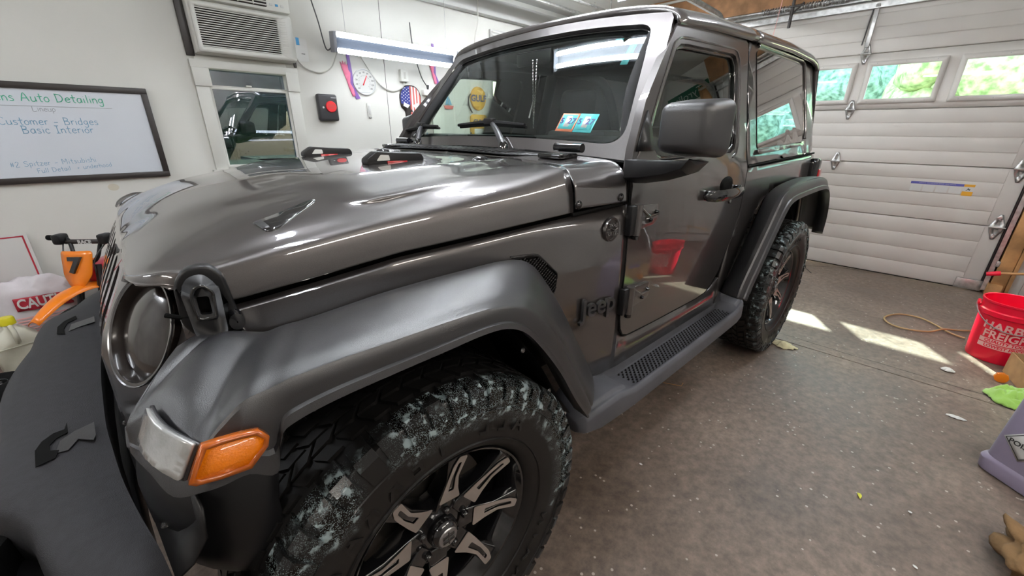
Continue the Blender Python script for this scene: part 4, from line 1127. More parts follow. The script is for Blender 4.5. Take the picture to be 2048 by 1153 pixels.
# lower body of the bumper and the lamp pockets
V, F = loftg([[(x0, y, .50), (x1, y, .50), (x1 + .012, y, .56), (x1, y, .60), (x0, y, .60)] for y, x0, x1 in ((-.86, .46, .56), (-.70, .48, .625), (-.45, .5, .685), (0, .5, .70), (.45, .5, .685), (.70, .48, .625), (.86, .46, .56))])
mk('bumper_lower', V, F, 'black_plastic', bum, bevel=.01)
for s in (1, -1):
    secs_ = [[(x, s * y, z) for x, z in ((xf_ - .05, .50), (xf_, .50), (xf_ + .005, .60), (xf_ - .01, .655), (xf_ - .05, .66))] for y, xf_ in ((.50, .690), (.56, .715), (.66, .700), (.76, .665), (.83, .620))]
    V, F = loftg(secs_); mk('lamp_pocket', V, F, 'gap_black', bum, bevel=.008)
    # tow hook below the bumper top; its opening is only a painted dark sheet
    tube('tow_hook', catmull([(.548, s * .345, .66), (.565, s * .342, .69), (.600, s * .345, .705), (.628, s * .360, .700), (.640, s * .385, .67)], 6), .010, 'black_matte', bum, n=10)
for pts in ([(0.611,0.450,0.722), (0.617,0.389,0.722), (0.610,0.360,0.722), (0.595,0.341,0.722), (0.579,0.339,0.722), (0.577,0.313,0.722), (0.573,0.357,0.722), (0.589,0.367,0.722), (0.597,0.386,0.722), (0.595,0.407,0.722), (0.582,0.417,0.722), (0.586,0.442,0.722)],
            [(0.628,-0.285,0.722), (0.631,-0.352,0.722), (0.618,-0.399,0.722), (0.593,-0.433,0.722), (0.589,-0.398,0.722), (0.609,-0.371,0.722), (0.615,-0.319,0.722), (0.609,-0.268,0.722)]):
    V, F = plateg([(q[0], q[1]) for q in pts], [], .03, lambda u, v: (u, v, .7236)); mk('hook_opening_shade', V, F, 'gap_black', bum, thick=.001)  # dark sheet laid on the bumper top as shade inside the hook opening
for pts in ([(0.587,0.424,0.722), (0.583,0.381,0.722), (0.563,0.360,0.722), (0.534,0.348,0.722), (0.530,0.406,0.722), (0.533,0.423,0.722), (0.556,0.398,0.722), (0.569,0.428,0.722)],
            [(0.603,-0.289,0.722), (0.600,-0.353,0.722), (0.547,-0.386,0.722), (0.544,-0.327,0.722), (0.579,-0.310,0.722)]):
    V, F = plateg([(q[0], q[1]) for q in pts], [], .03, lambda u, v: (u, v, .7232)); mk('hook_recess_shade', V, F, 'flare_plastic', bum, thick=.001)  # darker sheet on the bumper top, painted as the shading of a recess
# filler strip between the bumper and the grille, with its clips
V, F = gridg([[(x, y, z) for y in [-.86 + 1.72 * k / 30 for k in range(31)]] for x, z in ((.500, .700), (.478, .712), (.455, .745), (.448, .80))])
V = [(x - .055 * max(0, abs(y) - .35) * 2.0, y, z) for x, y, z in V]
fs = mk('filler_strip', V, F, 'black_plastic', car, smooth=50, thick=.004)
for k in range(9):
    y = -.75 + k * .1875; lathe('clip', [(.001, .004), (.006, .003), (.008, 0)], 'black_gloss', fs, n=10, loc=(.488 - .11 * max(0, abs(y) - .35), y, .712))
# curved end piece hanging under the nose of each flare
for s in (1, -1):
    rows = []
    for i in range(13):
        a = i / 12 * pi * .55; y = .62 + .235 * sin(a) ; x = .470 - .15 * (1 - cos(a))
        rows.append([(x + dx, s * (y + dy), z) for dx, dy, z in ((-.035, -.03, .84), (-.012, -.012, .79), (0, 0, .74), (.0, .004, .68), (-.01, 0, .62), (-.04, -.02, .56))])
    V, F = gridg(rows); mk('end_valance', V, F, 'black_plastic', car, smooth=50, thick=.004)
# ---- wheel wells and underbody
def well(cx, w0, w1, s, top, r=.50, f0=-20, f1=200):
    rows = []
    for k in range(25):
        a = radians(f0 + (f1 - f0) * k / 24); rows.append([(cx + r * cos(a), s * y, min(top, .42 + r * 1.06 * sin(a))) for y in (w0, w1)])
    V, F = gridg(rows); w = mk('wheel_liner', V, F, 'black_matte', car, smooth=50)
    V, F = prismg([(cx - r * .95, .40), (cx + r * .80, .40), (cx + r * .80, top - .02), (cx - r * .95, top - .02)], s * (w0 - .02), s * w0); mk('liner_wall', V, F, 'black_matte', w)
for s in (1, -1):
    well(0, .46, .72, s, .955, .40); well(-2.459, .50, .80, s, 1.00, .50)
    # liner skirt behind the lip with its fasteners
    rows = [[(c[2].x * .96, s * (c[2].y - .045), c[2].z - .004), (c[2].x * .90 - .02, s * .70, c[2].z - .01)] for c in FSD[26:]]
    V, F = gridg(rows); lk = mk('liner_skirt', V, F, 'black_plastic', car, smooth=50)
    for c in FSD[30::7]: lathe('fastener', [(.001, .004), (.005, .003), (.007, 0)], 'steel', lk, n=8, axis='y', loc=(c[2].x * .945 - .006, s * (c[2].y - .06), c[2].z - .018))
box('under_frame', -3.0, .40, -.45, .45, .34, .50, 'black_matte', car, bevel=.01)
tube('axle', [(0, -.62, .415), (0, .62, .415)], .045, 'black_matte', car, n=12); tube('axle', [(-2.459, -.62, .415), (-2.459, .62, .415)], .05, 'black_matte', car, n=12)

# ---- wheels (built about the origin, outer side +y)
REF = (0, -20, 0)
def build_wheel():
    R, W = .418, .142
    w = lathe('wheel', [(.205, -.10), (.205, .03), (.212, .07), (.226, .092), (.232, .104), (.237, .106), (.240, .100), (.238, .088)], 'rim_black', car, n=64, axis='y', smooth=40)
    prof = [(.232, -.115), (.255, -.130), (.32, -.140), (.375, -.140), (.400, -.128), (.4085, -.110), (.4100, 0), (.4085, .110), (.400, .128), (.375, .1395), (.345, .1415), (.30, .136), (.262, .124), (.246, .110), (.238, .096)]
    P = [(p.x, p.y) for p in catmull([(a, b, 0) for a, b in prof], 3)]
    ty = lathe('tire', P, 'tyre_rubber', w, n=96, axis='y', smooth=50)
    # sidewall ridges and raised lettering blocks
    for r_, y_ in ((.358, .1425), (.275, .1315)):
        V, F = latheg([(r_ - .002, y_ - .002), (r_, y_ + .0016), (r_ + .002, y_ - .002)], 96, 'y'); mk('sidewall_ridge', V, F, 'tyre_rubber', w, smooth=60)
    parts = []
    N = 52
    def blk(r0, r1, a0, a1, y0, y1, skew=0., slope=0.):
        """tread block between radii, angles and widths"""
        V = []
        for r in (r0, r1):
            sh = .0 if r == r0 else .06
            for (a, y) in ((a0, y0), (a1, y0), (a1, y1), (a0, y1)):
                am = (a0 + a1) / 2; aa = am + (a - am) * (1 - sh) + skew * (y - (y0 + y1) / 2); rr = r - slope * abs(y) * 0
                V.append((rr * cos(aa), y, rr * sin(aa)))
        return V, [(0, 1, 2, 3), (4, 7, 6, 5), (0, 4, 5, 1), (1, 5, 6, 2), (2, 6, 7, 3), (3, 7, 4, 0)]
    for k in range(N):
        a = 2 * pi * k / N; d = 2 * pi / N
        # two centre ribs of zig-zag blocks and a block row each side
        parts.append(blk(.400, .4185, a + d * .06, a + d * .90, -.026, -.002, 2.2))
        parts.append(blk(.400, .4185, a + d * .36, a + d * 1.20, .004, .028, -2.2))
        parts.append(blk(.400, .4182, a + d * .10, a + d * .82, -.066, -.034, 1.4))
        parts.append(blk(.400, .4182, a + d * .30, a + d * 1.02, .036, .068, 1.4))
        for s in (1, -1):
            wd = .84 if k % 2 else .70
            V, F = blk(.396, .4165, a + d * .05, a + d * wd, s * .076, s * .122); parts.append((V, F))
            # shoulder lug wrapping onto the sidewall
            V = []
            for (r, y) in ((.4165, .121), (.406, .1385), (.380 - .012 * (k % 2), .1455), (.376 - .012 * (k % 2), .138), (.392, .126), (.398, .118)):
                for aa in (a + d * .05, a + d * wd): V.append((r * cos(aa), s * y, r * sin(aa)))
            F = [(0, 1, 3, 2), (2, 3, 5, 4), (4, 5, 7, 6), (6, 7, 9, 8), (8, 9, 11, 10), (10, 11, 1, 0), (0, 2, 4, 6, 8, 10), (1, 3, 5, 7, 9, 11)]
            parts.append((V, F))
    V, F = merge(parts); t = mk('tread_blocks', V, F, 'tyre_rubber', w, smooth=20, kind='stuff')
    # moulded blocks on the sidewall, in three groups (outline lettering)
    for st, s_ in ((70, 'ALL TERRAIN'), (250, 'ALL TERRAIN')):
        for i, ch in enumerate(s_):
            if ch == ' ': continue
            a = radians(st + 55 - i * 10); c = Vector((.318 * cos(a), .1395, .318 * sin(a)))
            text('sidewall_letter', ch, .052, frameM(c, (-sin(a) * -1, 0, cos(a) * -1), (cos(a), -.12, sin(a))), 'tyre_rubber', w, depth=.0016, bold=.001)
    # rim dish, spokes
    lathe('rim_dish', [(.205, .02), (.16, -.02), (.10, .0), (.001, .0)], 'gap_black', w, n=48, axis='y')
    lathe('brake_disc', [(.168, -.015), (.168, .004), (.09, .006), (.001, .006)], 'brake', w, n=48, axis='y')
    sp = []
    for k in range(8):
        a = 2 * pi * k / 8 + .22
        M = Matrix.Rotation(-a, 4, 'Y')
        # black spoke body, slightly twisted
        o = [(.05, -.030), (.10, -.026), (.15, -.020), (.226, -.034), (.229, .016), (.16, .012), (.10, .024), (.05, .030)]
        V, F = prismg(o, 0, .052, 'y'); 
        V = [(x, (y if y < .01 else .068 + .028 * max(0, (x - .06) / .17)) , z) if y > .01 else (x, .02 + .05 * max(0, (x - .10) / .13), z) for x, y, z in V]
        mk('spoke', xf(V, M), F, 'rim_black', w, bevel=.006, seg=3)
        # machined face: a long loop pinched at the hub end
        out = rpoly([(.088, -.028), (.092, .030), (.125, .016), (.165, .006), (.222, .016), (.226, -.006), (.20, -.018), (.165, -.022), (.125, -.026)], .006, 3)
        hol = rpoly([(.122, -.012), (.122, .004), (.165, -.002), (.208, .004), (.206, -.006), (.165, -.013)], .004, 3)
        V, F = plateg(out, [hol], .03, lambda u, v: (u, .0705 + .028 * max(0, (u - .06) / .17), v))
        mk('spoke_face', xf(V, M), F, 'machined', w, thick=.0015, toff=1)
    lathe('hub', [(.001, .062), (.052, .062), (.070, .060), (.088, .066), (.092, .05), (.092, .02)], 'rim_black', w, n=40, axis='y')
    for k in range(5):
        a = 2 * pi * k / 5 + .5; lathe('lug_nut', [(.001, .083), (.006, .083), (.010, .078), (.011, .055)], 'black_gloss', w, n=8, axis='y', loc=(.0635 * cos(a), 0, .0635 * sin(a)))
    lathe('centre_cap', [(.001, .094), (.022, .094), (.030, .091), (.038, .080), (.040, .055)], 'rim_black', w, n=32, axis='y')
    lathe('cap_badge', [(.001, .0965), (.024, .0955), (.026, .093)], 'steel', w, n=28, axis='y')
    V, F = merge([boxg(-.016, .016, .0965, .0975, z - .0016, z + .0016) for z in (-.010, -.004, .004, .010)] + [boxg(-.002, .002, .0965, .0978, -.018, .018)]); mk('cap_mark', V, F, 'rim_black', w)
    V, F = merge([tubeg([(.236 * cos(a), .085, .236 * sin(a)), (.250 * cos(a), .11, .250 * sin(a))], .0035, 6) for a in (2.2,)]); mk('valve', V, F, 'rubber_seal', w)
    return w
w0 = build_wheel()
REF = (-1.3, 0, .75)
w0.location = (0, .795, .418)
for (x, y, r) in ((-2.459, .795, 0), (0, -.795, pi), (-2.459, -.795, pi)):
    c = copy_tree(w0, car); c.location = (x, y, .418); c.rotation_euler = (0, radians(23) * (x < -1), r)

# ---- interior seen through the glass
sh = catmull([(-.855, 0, 1.262), (-.93, 0, 1.300), (-1.06, 0, 1.295), (-1.14, 0, 1.24), (-1.15, 0, .95)], 4)
V, F = gridg([[(p.x - .05 * (abs(y) / .7) ** 2, y, p.z) for y in [-.72 + 1.44 * k / 12 for k in range(13)]] for p in sh]); mk('dashboard', V, F, 'dash', car, smooth=50, thick=.01)
box('gauge_hood', -1.15, -1.02, .22, .52, 1.26, 1.325, 'dash', car, bevel=.02)
V, F = tubeg([(-1.27 + .05 * sin(a), .37 + .18 * cos(a), 1.12 + .17 * sin(a)) for a in [2 * pi * k / 28 for k in range(28)]], .014, 8, True); sw = mk('steering_wheel', V, F, 'fabric_black', car, smooth=60)
tube('column', [(-1.27, .37, 1.12), (-1.08, .37, 1.05)], .03, 'fabric_black', sw)
box('cabin_floor', -2.95, -.85, -.70, .70, .60, .64, 'fabric_black', car, bevel=0)
def seat(x, y):
    s_ = box('seat', x - .25, x + .25, y - .25, y + .25, .72, .90, 'fabric_black', car, bevel=.05, seg=3)
    b = box('seat_back', -.06, .06, -.24, .24, 0, .47, 'fabric_black', s_, bevel=.05, seg=3); b.location = (x - .20, y, .86); b.rotation_euler = (0, radians(-14), 0)
    h = box('headrest', -.05, .05, -.135, .135, 0, .235, 'fabric_black', s_, bevel=.05, seg=4); h.location = (x - .32, y, 1.345); h.rotation_euler = (0, radians(-8), 0)
    for d in (-.05, .05): tube('headrest_post', [(x - .30, y + d, 1.29), (x - .32, y + d, 1.37)], .006, 'steel', s_)
seat(-1.62, .37); seat(-1.62, -.37)
box('rear_bench', -2.75, -2.25, -.45, .45, .64, .92, 'fabric_black', car, bevel=.04); box('rear_bench_back', -2.83, -2.72, -.45, .45, .9, 1.36, 'fabric_black', car, bevel=.04)
# padded sport bar
for s in (1, -1):
    tube('sport_bar', catmull([(-1.22, s * .58, 1.665), (-1.5, s * .575, 1.69), (-1.95, s * .57, 1.695), (-2.5, s * .57, 1.66), (-2.80, s * .60, 1.25), (-2.86, s * .62, .8)], 5), .035, 'fabric_black', car, n=10)
    tube('sport_bar', [(-1.93, s * .57, 1.69), (-1.91, s * .655, 1.3), (-1.90, s * .69, .8)], .038, 'fabric_black', car, n=10)
    tube('sport_bar', catmull([(-1.20, s * .585, 1.665), (-1.02, s * .625, 1.45), (-.90, s * .70, 1.24)], 5), .026, 'fabric_black', car, n=10)
tube('sport_bar', [(-1.93, -.57, 1.69), (-1.93, .57, 1.69)], .035, 'fabric_black', car, n=10)
box('headliner', -3.0, -1.22, -.62, .62, 1.70, 1.715, 'fabric_black', car, bevel=0)

REF = None
# ================================================================== SHOP LIGHTS
def shop_light(p, rz, facing, L=1.22, label='', group=None, drop=.6, cords=True, tm='tube_light'):
    """twin-tube fixture; local x along the tubes; facing 'side' shines to local +y, 'down' to -z"""
    t = empty('shop_light', p, rz, label, 'light', group)
    R = Matrix.Identity(4) if facing == 'down' else Matrix.Rotation(radians(facing), 4, 'X')
    def q(V): return xf(V, R)
    V, F = loftg([[(x, -.055, -.010), (x, -.075, .004), (x, -.045, .030), (x, .045, .030), (x, .075, .004), (x, .055, -.010), (x, .0, .006)] for x in (-L / 2, L / 2)])
    mk('housing', q(V), F, 'fixture_darkened' if tm == 'tube_wall' else 'fixture_white', t, bevel=.002)
    for y in ((-.040, .040) if facing == 'down' else (-.058, .058)):
        V, F = tubeg([(-L / 2 + .03, y, -.030), (L / 2 - .03, y, -.030)], .0145 if tm != 'tube_wall' else .020, 14); mk('lamp_tube', q(V), F, tm, t, smooth=60)
    for x in (-L / 2, L / 2):
        V, F = boxg(x - .012, x + .012, -.075, .075, -.052, .032); mk('end_cap', q(V), F, 'fixture_white', t, bevel=.004)
    if cords:
        for x in (-L / 2 + .1, L / 2 - .12): tube('hanger', [(x, 0, .03), (x, 0, drop)], .0022, 'steel', t, n=5)
    return t
wall_lamp = shop_light((-1.875, -2.30, 1.995), 0, 84, 1.25, 'twin-tube shop light shining on the left wall beside the windshield', drop=.53, tm='tube_wall')
tube('power_cord', catmull([(.62, -.01, -.02), (.66, -.06, -.05), (.68, -.10, .15), (.70, -.16, .38), (.69, -.16, .53)], 6), .005, 'cord_dark', wall_lamp, n=6)
CG = 'ceiling shop lights mirrored in the hood'
shop_light((-1.0, .02, 2.60), radians(88), 'down', 1.22, 'ceiling shop light across the car mirrored in the windshield', CG, .17, tm='tube_main')
shop_light((.22, .35, 2.62), radians(88), 'down', 1.22, 'ceiling shop light across the hood above the front wheel', CG, .15)
shop_light((-1.55, 2.55, 2.45), 0, 'down', 1.22, 'ceiling shop light over the driver side door', CG, .3, tm='tube_dim')
shop_light((-.05, 2.75, 2.35), 0, -50, 1.22, 'angled shop light on the right wall beside the front wheel', CG, .4, tm='tube_dim')
shop_light((2.2, -1.2, 2.45), radians(90), 'down', 1.22, 'ceiling shop light ahead of the front bumper', CG, .3)
shop_light((2.2, 1.4, 2.45), radians(90), 'down', 1.22, 'ceiling shop light behind the photographer', CG, .3, tm='tube_dim')
shop_light((-3.4, -1.3, 2.66), 0, 'down', 1.22, 'unseen ceiling shop light added to brighten the far left wall', CG, .1, tm='tube_main')  # no visible source here: extra lamp that lights the wall behind the car
shop_light((-2.9, 1.5, 2.66), 0, 'down', 1.22, 'ceiling shop light over the open floor by the garage door', CG, .1)
# metal rail and tube of a ceiling fixture seen past the roof edge
rl = empty('ceiling_rail', (0, 0, 0), 0, 'pair of galvanised rails running along the ceiling above the windshield', 'rail')
for y, z in ((-1.95, 2.60), (-1.72, 2.62)):
    V, F = loftg([[(x, y - .02, z), (x, y + .02, z), (x, y + .02, z + .012), (x, y + .006, z + .03), (x, y - .006, z + .03), (x, y - .02, z + .012)] for x in (-4.95, .3)]); mk('rail', V, F, 'galvanised', rl, bevel=.002)
for x in (-4.4, -3.0, -1.5, 0): box('rail_hanger', x - .01, x + .01, -1.955, -1.945, 2.63, ZC, 'galvanised', rl); box('rail_hanger', x - .01, x + .01, -1.725, -1.715, 2.65, ZC, 'galvanised', rl)

# ================================================================== THINGS ON THE LEFT WALL
WY = YL
REF = (0, -60, 1.5)
# stroke letters for marker handwriting: glyph -> (advance, polylines) on a 0..1 height grid
GL_ = {'S': (.7, [[(.6, .85), (.4, 1), (.12, .85), (.2, .6), (.55, .4), (.55, .12), (.3, 0), (.05, .12)]]),
 't': (.5, [[(.25, .95), (.25, .1), (.42, 0)], [(.02, .6), (.48, .62)]]), 'e': (.55, [[(.08, .3), (.48, .36), (.38, .58), (.15, .5), (.08, .2), (.25, 0), (.5, .1)]]),
 'v': (.55, [[(.05, .58), (.25, 0), (.5, .6)]]), 'n': (.55, [[(.08, .58), (.08, 0)], [(.08, .42), (.3, .58), (.45, .4), (.47, 0)]]),
 's': (.5, [[(.42, .52), (.2, .58), (.1, .42), (.38, .22), (.35, .03), (.06, .03)]]), 'A': (.8, [[(.02, 0), (.38, 1), (.7, 0)], [(.15, .38), (.6, .38)]]),
 'u': (.58, [[(.06, .58), (.08, .1), (.25, 0), (.45, .15), (.47, .58)], [(.47, .4), (.5, 0)]]), 'o': (.55, [[(.28, .58), (.08, .4), (.1, .1), (.3, 0), (.48, .18), (.42, .5), (.28, .58)]]),
 'D': (.8, [[(.1, 1), (.12, 0)], [(.02, .98), (.5, .9), (.7, .5), (.5, .1), (.05, 0)]]), 'a': (.58, [[(.46, .55), (.2, .55), (.06, .25), (.2, 0), (.42, .15), (.47, .56), (.5, 0)]]),
 'i': (.28, [[(.12, .55), (.14, 0)], [(.12, .78), (.13, .82)]]), 'l': (.28, [[(.12, 1), (.13, 0)]]), 'g': (.58, [[(.46, .55), (.2, .55), (.06, .3), (.2, .08), (.42, .2), (.46, .55), (.44, -.25), (.2, -.38), (.04, -.25)]]),
 'L': (.65, [[(.1, 1), (.05, 0), (.6, .06)]]), 'p': (.55, [[(.08, .58), (.08, -.38)], [(.08, .5), (.35, .58), (.46, .3), (.3, .04), (.08, .1)]]),
 'C': (.7, [[(.6, .85), (.35, 1), (.08, .6), (.12, .15), (.38, 0), (.62, .12)]]), 'm': (.8, [[(.06, .58), (.06, 0)], [(.06, .42), (.25, .58), (.36, .4), (.38, 0)], [(.38, .42), (.55, .58), (.68, .4), (.7, 0)]]),
 'r': (.42, [[(.08, .58), (.1, 0)], [(.1, .38), (.25, .56), (.4, .52)]]), 'B': (.7, [[(.08, 1), (.08, 0)], [(.02, 1), (.45, .92), (.45, .6), (.1, .52), (.55, .42), (.5, .05), (.02, 0)]]),
 'd': (.58, [[(.44, .5), (.2, .55), (.06, .25), (.2, 0), (.44, .15)], [(.46, 1), (.46, 0)]]), 'I': (.5, [[(.05, 1), (.45, 1)], [(.25, 1), (.25, 0)], [(.05, 0), (.45, 0)]]),
 'c': (.5, [[(.45, .5), (.2, .57), (.06, .28), (.2, .0), (.45, .08)]]), '#': (.6, [[(.2, .9), (.12, .1)], [(.42, .9), (.34, .1)], [(.04, .62), (.54, .62)], [(.02, .34), (.5, .34)]]),
 '2': (.6, [[(.08, .8), (.3, 1), (.5, .75), (.06, 0), (.55, .03)]]), 'z': (.5, [[(.06, .56), (.42, .56), (.06, 0), (.46, .02)]]),
 'M': (.85, [[(.05, 0), (.1, 1), (.4, .35), (.7, 1), (.75, 0)]]), 'h': (.55, [[(.08, 1), (.08, 0)], [(.08, .42), (.3, .58), (.45, .4), (.46, 0)]]),
 'b': (.55, [[(.08, 1), (.08, 0)], [(.08, .45), (.32, .57), (.46, .3), (.32, .0), (.08, .08)]]), 'F': (.62, [[(.08, 1), (.08, 0)], [(.04, 1), (.55, 1)], [(.08, .52), (.45, .54)]]),
 '+': (.6, [[(.28, .55), (.28, .15)], [(.08, .35), (.5, .35)]]), '-': (.6, [[(.1, .32), (.5, .34)]]), ' ': (.45, [])}
def handwrite(s, x, z, h, m, parent, yy, w=.0022, slope=0.):
    """writes along -x (the wall is seen from +y), one flat ink mesh per line"""
    parts = []; cx = 0
    for ch in s:
        adv, L = GL_.get(ch, GL_[' '])
        for st in L:
            P = catmull([((cx + a) * h, b * h, 0) for a, b in st], 4) if len(st) > 2 else [Vector((( cx + a) * h, b * h, 0)) for a, b in st]
            V, F = tubeg([(x - p.x, yy, z + p.y + p.x * slope) for p in P], w, 5); parts.append((V, F))
        cx += adv * 1.08
    V, F = merge(parts); return mk('handwriting', V, F, m, parent, kind='stuff')
wbd = empty('whiteboard', (.42, WY, 1.28), 0, 'whiteboard in a black frame with green and blue handwriting', 'board')
box('writing_surface', -.39, .44, .004, .016, -.285, .285, 'board_white', wbd, bevel=0)
for x in (-.407, .43): box('frame_side', x, x + .035, .002, .030, -.292, .298, 'frame_black', wbd)
box('frame_top', -.407, .465, .002, .031, .262, .299, 'frame_black', wbd); box('frame_bottom', -.407, .465, .002, .031, -.295, -.258, 'frame_black', wbd)
def hw(s, px, pz, h, m, slope=0., w=.0022): return handwrite(s, px - .42, pz - 1.28, h, m, wbd, .0165, w, slope)
hw('Stevens Auto Detailing', .845, 1.470, .0475, 'ink_green', .004, .0024)
V, F = tubeg([(.40, .0165, .165), (-.20, .0165, .163)], .0015, 5); mk('ruled_line', V, F, 'ink_grey', wbd)
hw('Lineup', .590, 1.415, .030, 'ink_grey', 0, .0014)
hw('Customer - Bridges', .750, 1.335, .042, 'ink_blue', .01, .0018)
hw('Basic Interior', .668, 1.285, .044, 'ink_blue', .01, .0018)
hw('#2 Spitzer - Mitsubishi', .775, 1.085, .0315, 'ink_blue', .05, .0012)
hw('Full Detail  + underhood', .672, 1.045, .0275, 'ink_blue', .07, .0011)

# air conditioner in its black-edged opening over the window
ac = empty('air_conditioner', (-.67, WY, 2.02), 0, 'white window air conditioner with slatted grille above the side window', 'air conditioner')
box('case', -.34, .34, -.25, .10, -.185, .30, 'white_plastic', ac, bevel=.012)
plate('front_frame', rpoly([(-.335, -.18), (.325, -.18), (.325, .135), (-.335, .135)], .015, 3), [rpoly([(-.230, -.145), (.300, -.145), (.300, .105), (-.230, .105)], .006, 2)], 'white_plastic', lambda u, v: (u, .135, v), ac, step=.3, thick=.045)
box('grille_back', -.30, .30, .10, .104, -.15, .11, 'frame_black', ac, bevel=0)
for k in range(17):
    z = -.138 + k * .0148
    V, F = loftg([[(x, .106, z), (x, .128, z - .004), (x, .130, z + .002), (x, .106, z + .0055)] for x in (-.232, .302)]); mk('slat', V, F, 'white_plastic', ac)
for k in range(14): box('side_slat', -.29, -.24, .134, .1375, -.128 + k * .0165, -.122 + k * .0165, 'white_trim', ac, bevel=0)
box('control_panel', -.335, .325, .09, .150, .150, .29, 'white_plastic', ac, bevel=.012)
plate('air_outlet', rpoly([(-.17, .170), (.30, .170), (.30, .275), (-.17, .275)], .01, 3), [], 'frame_black', lambda u, v: (u, .1515, v), ac, step=.3, thick=.003)
for k in range(5): box('louvre', -.165, .295, .151, .165, .178 + k * .021, .186 + k * .021, 'white_plastic', ac, bevel=.001)
for k in range(4): box('louvre_divider', -.08 + k * .10, -.074 + k * .10, .150, .166, .174, .272, 'white_plastic', ac, bevel=0)
for x in (-.20, -.24, -.28): box('button', x - .010, x + .010, .150, .153, .185, .20, 'note_blue' if x == -.24 else 'label_white', ac, bevel=0)
box('side_filler', .342, .392, -.02, .02, -.20, .30, 'frame_black', ac, bevel=.003); box('side_filler', -.365, -.345, -.02, .02, -.21, -.17, 'frame_black', ac, bevel=.003)
tube('power_cord', catmull([(-.34, .06, -.12), (-.42, .03, -.20), (-.55, .02, -.23), (-.66, .02, -.18), (-.73, .03, -.05), (-.75, .10, .0)], 8), .006, 'cord_white', ac, n=6)
# paper slip with a blue sticker beside it
nt_ = empty('paper_note', (-1.09, WY, 1.965), 0, 'white paper slip with a blue sticker right of the air conditioner', 'note')
box('sheet', -.06, .06, .001, .003, -.10, .07, 'label_white', nt_, bevel=0); box('blue_sticker', .0, .025, .003, .005, .02, .075, 'note_blue', nt_, bevel=0)
box('printed_line', -.035, -.005, .003, .004, -.045, -.040, 'label_black', nt_, bevel=0)
# red and black call box
al = empty('alarm_box', (-1.238, WY, 1.505), 0, 'black wall box with a big round red button', 'alarm box')
box('case', -.088, .088, .004, .060, -.112, .112, 'alarm_black', al, bevel=.018, seg=4)
box('wall_plate', -.07, .07, 0, .004, -.09, .09, 'frame_black', al)
lathe('red_button', [(.001, .072), (.044, .071), (.048, .066), (.048, .058)], 'alarm_red', al, n=32, axis='y', loc=(-.022, 0, .008))
for k, w in enumerate((.03, .036, .024)): box('printed_line', -.022 - w, -.022 + w, .0722, .0726, .020 - k * .014, .024 - k * .014, 'flag_red', al, bevel=0)
lathe('key_hole', [(.001, .062), (.008, .062), (.009, .058)], 'label_white', al, n=14, axis='y', loc=(.047, 0, .0))
box('brand_plate', -.075, -.03, .0602, .0608, .080, .086, 'steel', al, bevel=0)
# round thermometer and the pink and purple banners
th = empty('wall_thermometer', (-1.635, WY, 1.745), 0, 'round white dial thermometer with a red pointer', 'thermometer')
lathe('rim', [(.112, .0), (.114, .016), (.108, .020), (.104, .012)], 'dial_white', th, n=48, axis='y')
lathe('dial', [(.001, .010), (.106, .010), (.106, .0)], 'label_white', th, n=48, axis='y')
for i, s_ in enumerate(('-60', '-40', '-20', '0', '20', '40', '60', '80', '100', '120', '140')):
    a = radians(222 - i * 26.4)
    text('dial_number', s_, .021, frameM((-.083 * cos(a), .0105, .083 * sin(a)), (-1, 0, 0), (0, 0, 1)), 'label_black', th, depth=.0004)
for i in range(41):
    a = radians(222 - i * 6.6); r0 = .062
    V, F = tubeg([(-r0 * cos(a), .0112, r0 * sin(a)), (-(r0 - (.008 if i % 4 else .013)) * cos(a), .0112, (r0 - (.008 if i % 4 else .013)) * sin(a))], .0007, 4)
    if i % 2 == 0: mk('dial_mark', V, F, 'label_black', th)
prism('pointer', [(.012, -.030), (-.030, .055), (-.024, .060), (.022, -.026)], .013, .015, 'alarm_red', th)
box('clip_mark', -.05, .05, .0102, .0108, -.092, -.088, 'ink_grey', th, bevel=0)
def banner(x, z, label):
    b = empty('hand_banner', (x, WY, z), 0, label, 'decoration', 'pink and purple hand shaped banners on the left wall')
    pts = [(.045, .10), (.055, .15), (.035, .125), (.03, .16), (.018, .125), (.008, .155), (.002, .12), (-.012, .14), (-.012, .09), (-.03, .06), (-.018, -.03), (-.045, -.08), (-.055, -.14), (-.03, -.15), (-.005, -.08), (.012, -.01), (.03, .05)]
    plate('pink_hand', pts, [], 'pink', lambda u, v: (u, .012, v * .95), b, step=.05, thick=.008)
    prism('purple_stripe', [(-.02, .24), (-.045, .24), (-.05, .10), (-.045, -.02), (-.075, -.15), (-.055, -.17), (-.11, -.16), (-.10, -.12), (-.06, -.02), (-.03, .10)][:0] or [(-.010, .24), (-.040, .24), (-.052, .06), (-.050, -.05), (-.105, -.155), (-.060, -.165), (-.020, -.05), (-.020, .06)], .001, .006, 'purple', b)
banner(-1.475, 1.755, 'pink hand on a purple stripe left of the dial thermometer'); banner(-2.42, 1.93, 'pink hand on a purple stripe beside the windshield pillar')
